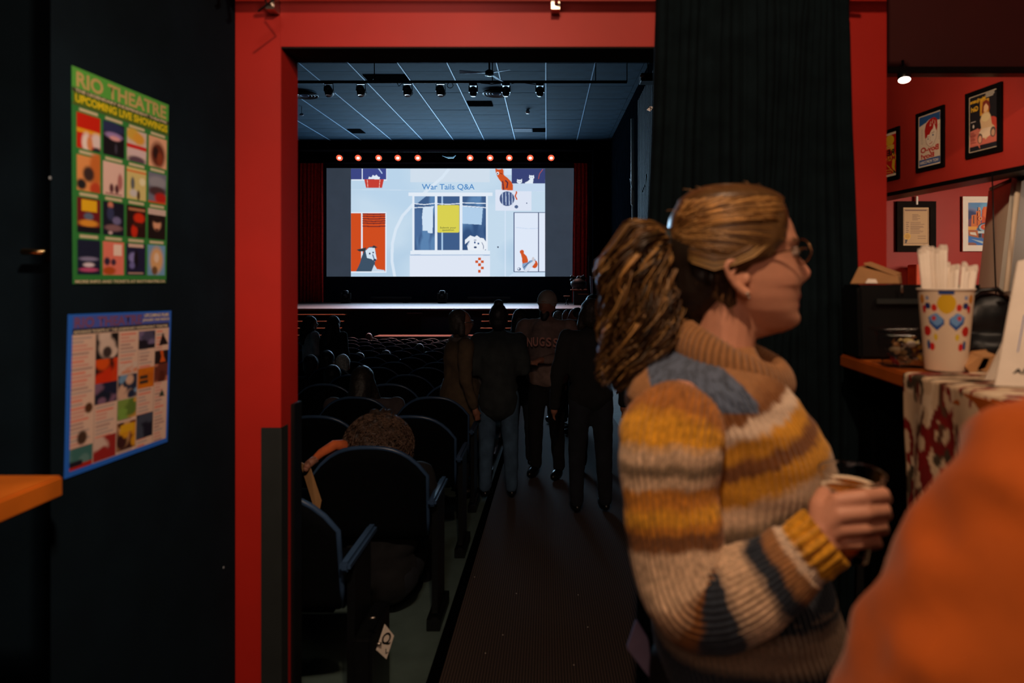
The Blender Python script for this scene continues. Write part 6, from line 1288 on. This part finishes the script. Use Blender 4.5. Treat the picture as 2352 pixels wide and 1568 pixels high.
cell(3, 2, lambda E, R_: (R_(.1, .02, .9, .12, (206, 180, 170)), E(.35, .45, .22, .16, (130, 130, 200)), E(.5, .5, .12, .28, (16, 18, 30)), E(.3, .7, .14, .1, (110, 110, 180)), R_(.1, .92, .9, .97, (180, 150, 140))), (26, 30, 66))
cell(3, 3, lambda E, R_: (E(.5, .5, .36, .42, (216, 170, 120)), E(.5, .42, .14, .16, (232, 206, 186)), E(.4, .85, .16, .14, (110, 80, 50))), (110, 160, 206))
G.rect(2, 58, 220, 84, (90, 120, 30)); G.blur(1)
c_tl, c_tr, c_bl, c_br = LW(163, 150), LW(386, 241), LW(166, 652), LW(380, 650)
gp = thing('schedule_poster', 'green RIO THEATRE poster with sixteen small film pictures, the upper one', 'poster', c_bl)
nrm = nw
MB().slab([c_tl-nrm*.0012, c_tr-nrm*.0012, c_br-nrm*.0012, c_bl-nrm*.0012], nrm*.0010).build('sheet', mat('poster_green', (46, 128, 62), .6), gp)
def quadsheet(paint, name, tl, tr, br, bl, parent):
    cols = np.concatenate([paint.a.reshape(-1, 3), np.ones((paint.W*paint.H, 1))], 1)
    return grid(name, paint.W, paint.H, lambda u, v: (tl.lerp(tr, u)).lerp(bl.lerp(br, u), v), M['attr'], parent, False, cols)
quadsheet(G, 'print', c_tl, c_tr, c_br, c_bl, gp)
gw = (c_tr-c_tl).length; gh = (c_bl-c_tl).length
def GP(x, y): u, v = x/222, y/500; return c_tl.lerp(c_tr, u).lerp(c_bl.lerp(c_br, u), v)+nrm*.0004
xg = (c_tr-c_tl); xg.z = 0
IT, IYE, IPW = ink('tan', (190, 170, 110)), ink('bright_yellow', (226, 206, 30)), ink('pale', (214, 200, 170))
def textrow(s, x0, x1, y, h, m, parent, PT_):
    a_ = PT_(x0, y); b_ = PT_(x1, y); text('lettering', s, a_, b_-a_, PT_(x0, y+h)-a_, m, width=(b_-a_).length, height=(PT_(x0, y+h)-a_).length, parent=parent, bold=.03)
textrow('RIO THEATRE', 8, 214, 8, 36, IT, gp, GP); textrow('UPCOMING LIVE SHOWINGS', 6, 218, 61, 19, IYE, gp, GP)
textrow('MORE INFO AND TICKETS AT RIOTHEATRE.CA', 4, 218, 491, 7, IPW, gp, GP)
textrow('THE LEGENDARY INDEPENDENT THEATRE', 6, 216, 49, 7, IPW, gp, GP)
B = Paint(236, 370, 236, 370, (220, 190, 172))
CRM = (216, 186, 170); IB2 = (36, 104, 214)
for e in ((0, 0, 236, 34, (70, 90, 180)), (0, 34, 236, 48, (40, 40, 60))): B.rect(*e)
g_ = random.Random(2)
def tcell(x0, y0, x1, y1, sd): 
    B.rect(x0, y0, x1, y1, CRM); n_ = int((y1-y0)/9); g2 = random.Random(sd)
    for k in range(n_): B.rect(x0+3, y0+4+k*9, x0+3+(x1-x0-8)*g2.uniform(.5, 1), y0+9+k*9, g2.choice([(216, 130, 116), (170, 140, 136), (206, 150, 140), (180, 160, 156)]))
colx = [6, 56, 106, 152, 194, 230]
for c in range(5): tcell(colx[c], 50, colx[c+1]-1, 362, c)
def pcell(x0, y0, x1, y1, bg_, cols_, sd, n_=12): B.rect(x0, y0, x1, y1, bg_); B.blotch(x0, y0, x1, y1, cols_, n_, sd, .28)
pcell(56, 50, 104, 118, (24, 24, 26), [(24, 24, 26), (210, 190, 180), (90, 80, 80)], 3); B.ell(80, 84, 18, 24, (206, 186, 176), .4); B.ell(80, 96, 10, 14, (60, 50, 50), .4)
pcell(56, 112, 104, 170, (204, 60, 20), [(204, 50, 16), (214, 80, 20), (30, 20, 20)], 5); pcell(56, 170, 104, 220, (24, 32, 60), [(24, 32, 60), (120, 90, 120), (20, 30, 50)], 6)
pcell(106, 130, 150, 156, (210, 180, 170), [(206, 140, 110), (210, 190, 180)], 7); pcell(106, 160, 150, 220, (30, 44, 70), [(30, 44, 70), (110, 150, 190), (206, 170, 150)], 8); pcell(106, 222, 150, 272, (120, 150, 70), [(120, 160, 70), (200, 150, 70), (90, 120, 50)], 9)
pcell(152, 52, 193, 96, (96, 90, 130), [(110, 100, 140), (70, 70, 100), (24, 26, 40)], 10); B.rect(152, 88, 193, 100, (24, 28, 40)); pcell(152, 150, 193, 204, (200, 110, 20), [(206, 116, 20), (190, 100, 20)], 11, 6); B.lines(157, 170, 188, 196, 2, (60, 50, 40), 2, .7)
pcell(194, 110, 230, 146, (26, 24, 26), [(26, 24, 26)], 12); B.poly([(208, 110), (216, 110), (218, 126), (224, 142), (208, 142), (212, 126)], (206, 90, 30)); pcell(194, 146, 230, 196, (190, 120, 96), [(80, 36, 26), (100, 50, 40)], 13, 8); B.poly([(204, 96), (214, 60), (220, 74), (230, 94)], (24, 22, 26)); B.poly([(208, 236), (216, 218), (224, 238)], (30, 60, 50))
pcell(56, 300, 104, 356, (150, 40, 36), [(150, 36, 36), (206, 180, 170), (30, 20, 30)], 14); pcell(106, 280, 150, 350, (110, 40, 26), [(210, 150, 30), (60, 30, 30), (206, 160, 110)], 15); B.rect(114, 286, 146, 306, (216, 166, 30)); pcell(152, 272, 193, 336, (22, 28, 46), [(22, 28, 46), (60, 70, 90)], 16)
pcell(6, 308, 54, 366, (60, 110, 110), [(60, 110, 110), (90, 130, 130)], 17); B.rect(6, 346, 54, 366, (170, 40, 30)); B.rect(6, 338, 34, 350, (30, 26, 40)); B.ell(44, 222, 8, 12, (80, 50, 30), .4); B.ell(32, 288, 10, 16, (70, 50, 40), .4)
for x in colx[1:-1]: B.rect(x-1, 50, x, 362, (150, 130, 126))
for e in ((0, 0, 236, 5), (0, 357, 236, 370), (0, 0, 9, 370), (230, 0, 236, 370)): B.rect(*e, IB2)
B.blur(1)
b_tl, b_tr, b_br, b_bl = LW(155, 722), LW(392, 713), LW(383, 1014), LW(146, 1100)
bp_ = thing('schedule_poster', 'blue-bordered RIO THEATRE calendar poster with listings, the lower one', 'poster', b_bl)
MB().slab([b_tl-nrm*.0012, b_tr-nrm*.0012, b_br-nrm*.0012, b_bl-nrm*.0012], nrm*.0010).build('sheet', mat('poster_blue', (36, 104, 214), .6), bp_)
quadsheet(B, 'print', b_tl, b_tr, b_br, b_bl, bp_)
def BP(x, y): u, v = x/236, y/370; return b_tl.lerp(b_tr, u).lerp(b_bl.lerp(b_br, u), v)+nrm*.0004
textrow('RIO THEATRE', 12, 158, 8, 24, ink('plum', (120, 76, 110)), bp_, BP); textrow('UPCOMING FILMS', 164, 228, 6, 9, IPW, bp_, BP); textrow('JANUARY AND MARCH', 160, 230, 19, 9, IPW, bp_, BP); textrow('ADVANCE TICKETS AT THE LEGENDARY INDEPENDENT THEATRE', 10, 226, 38, 7, IPW, bp_, BP)
# wooden table top at the left edge
wt = thing('wooden_table', 'orange-brown wooden table corner at the left edge below the blue poster', 'table', (-1.3, 1.2, 0))
tz = HC-440/F*1.28; tx = (146-CX)/F*1.28
MB().box((-1.9, .5, tz-.040), (tx, 1.28, tz)).build('table_top', mat('table_wood', (196, 104, 30), .35, .25, 6, .03), wt, bevel=.004)
for lx in (-1.85, -1.10):
    for ly in (.55, 1.15): MB().box((lx, ly, 0), (lx+.06, ly+.06, tz-.04)).build('leg', M['blk2'], wt)
for (x, y, lab) in ((113, 409, 'tiny pale screw head on the black wall left of the green poster'), (512, 1303, 'tiny pale speck of plaster low on the black wall by the red frame')):
    q = LW(x, y); tag(MB().ell(q, (.002, .003, .0035), 8).build('wall_screw', M['trunkl'], None), lab, 'screw')
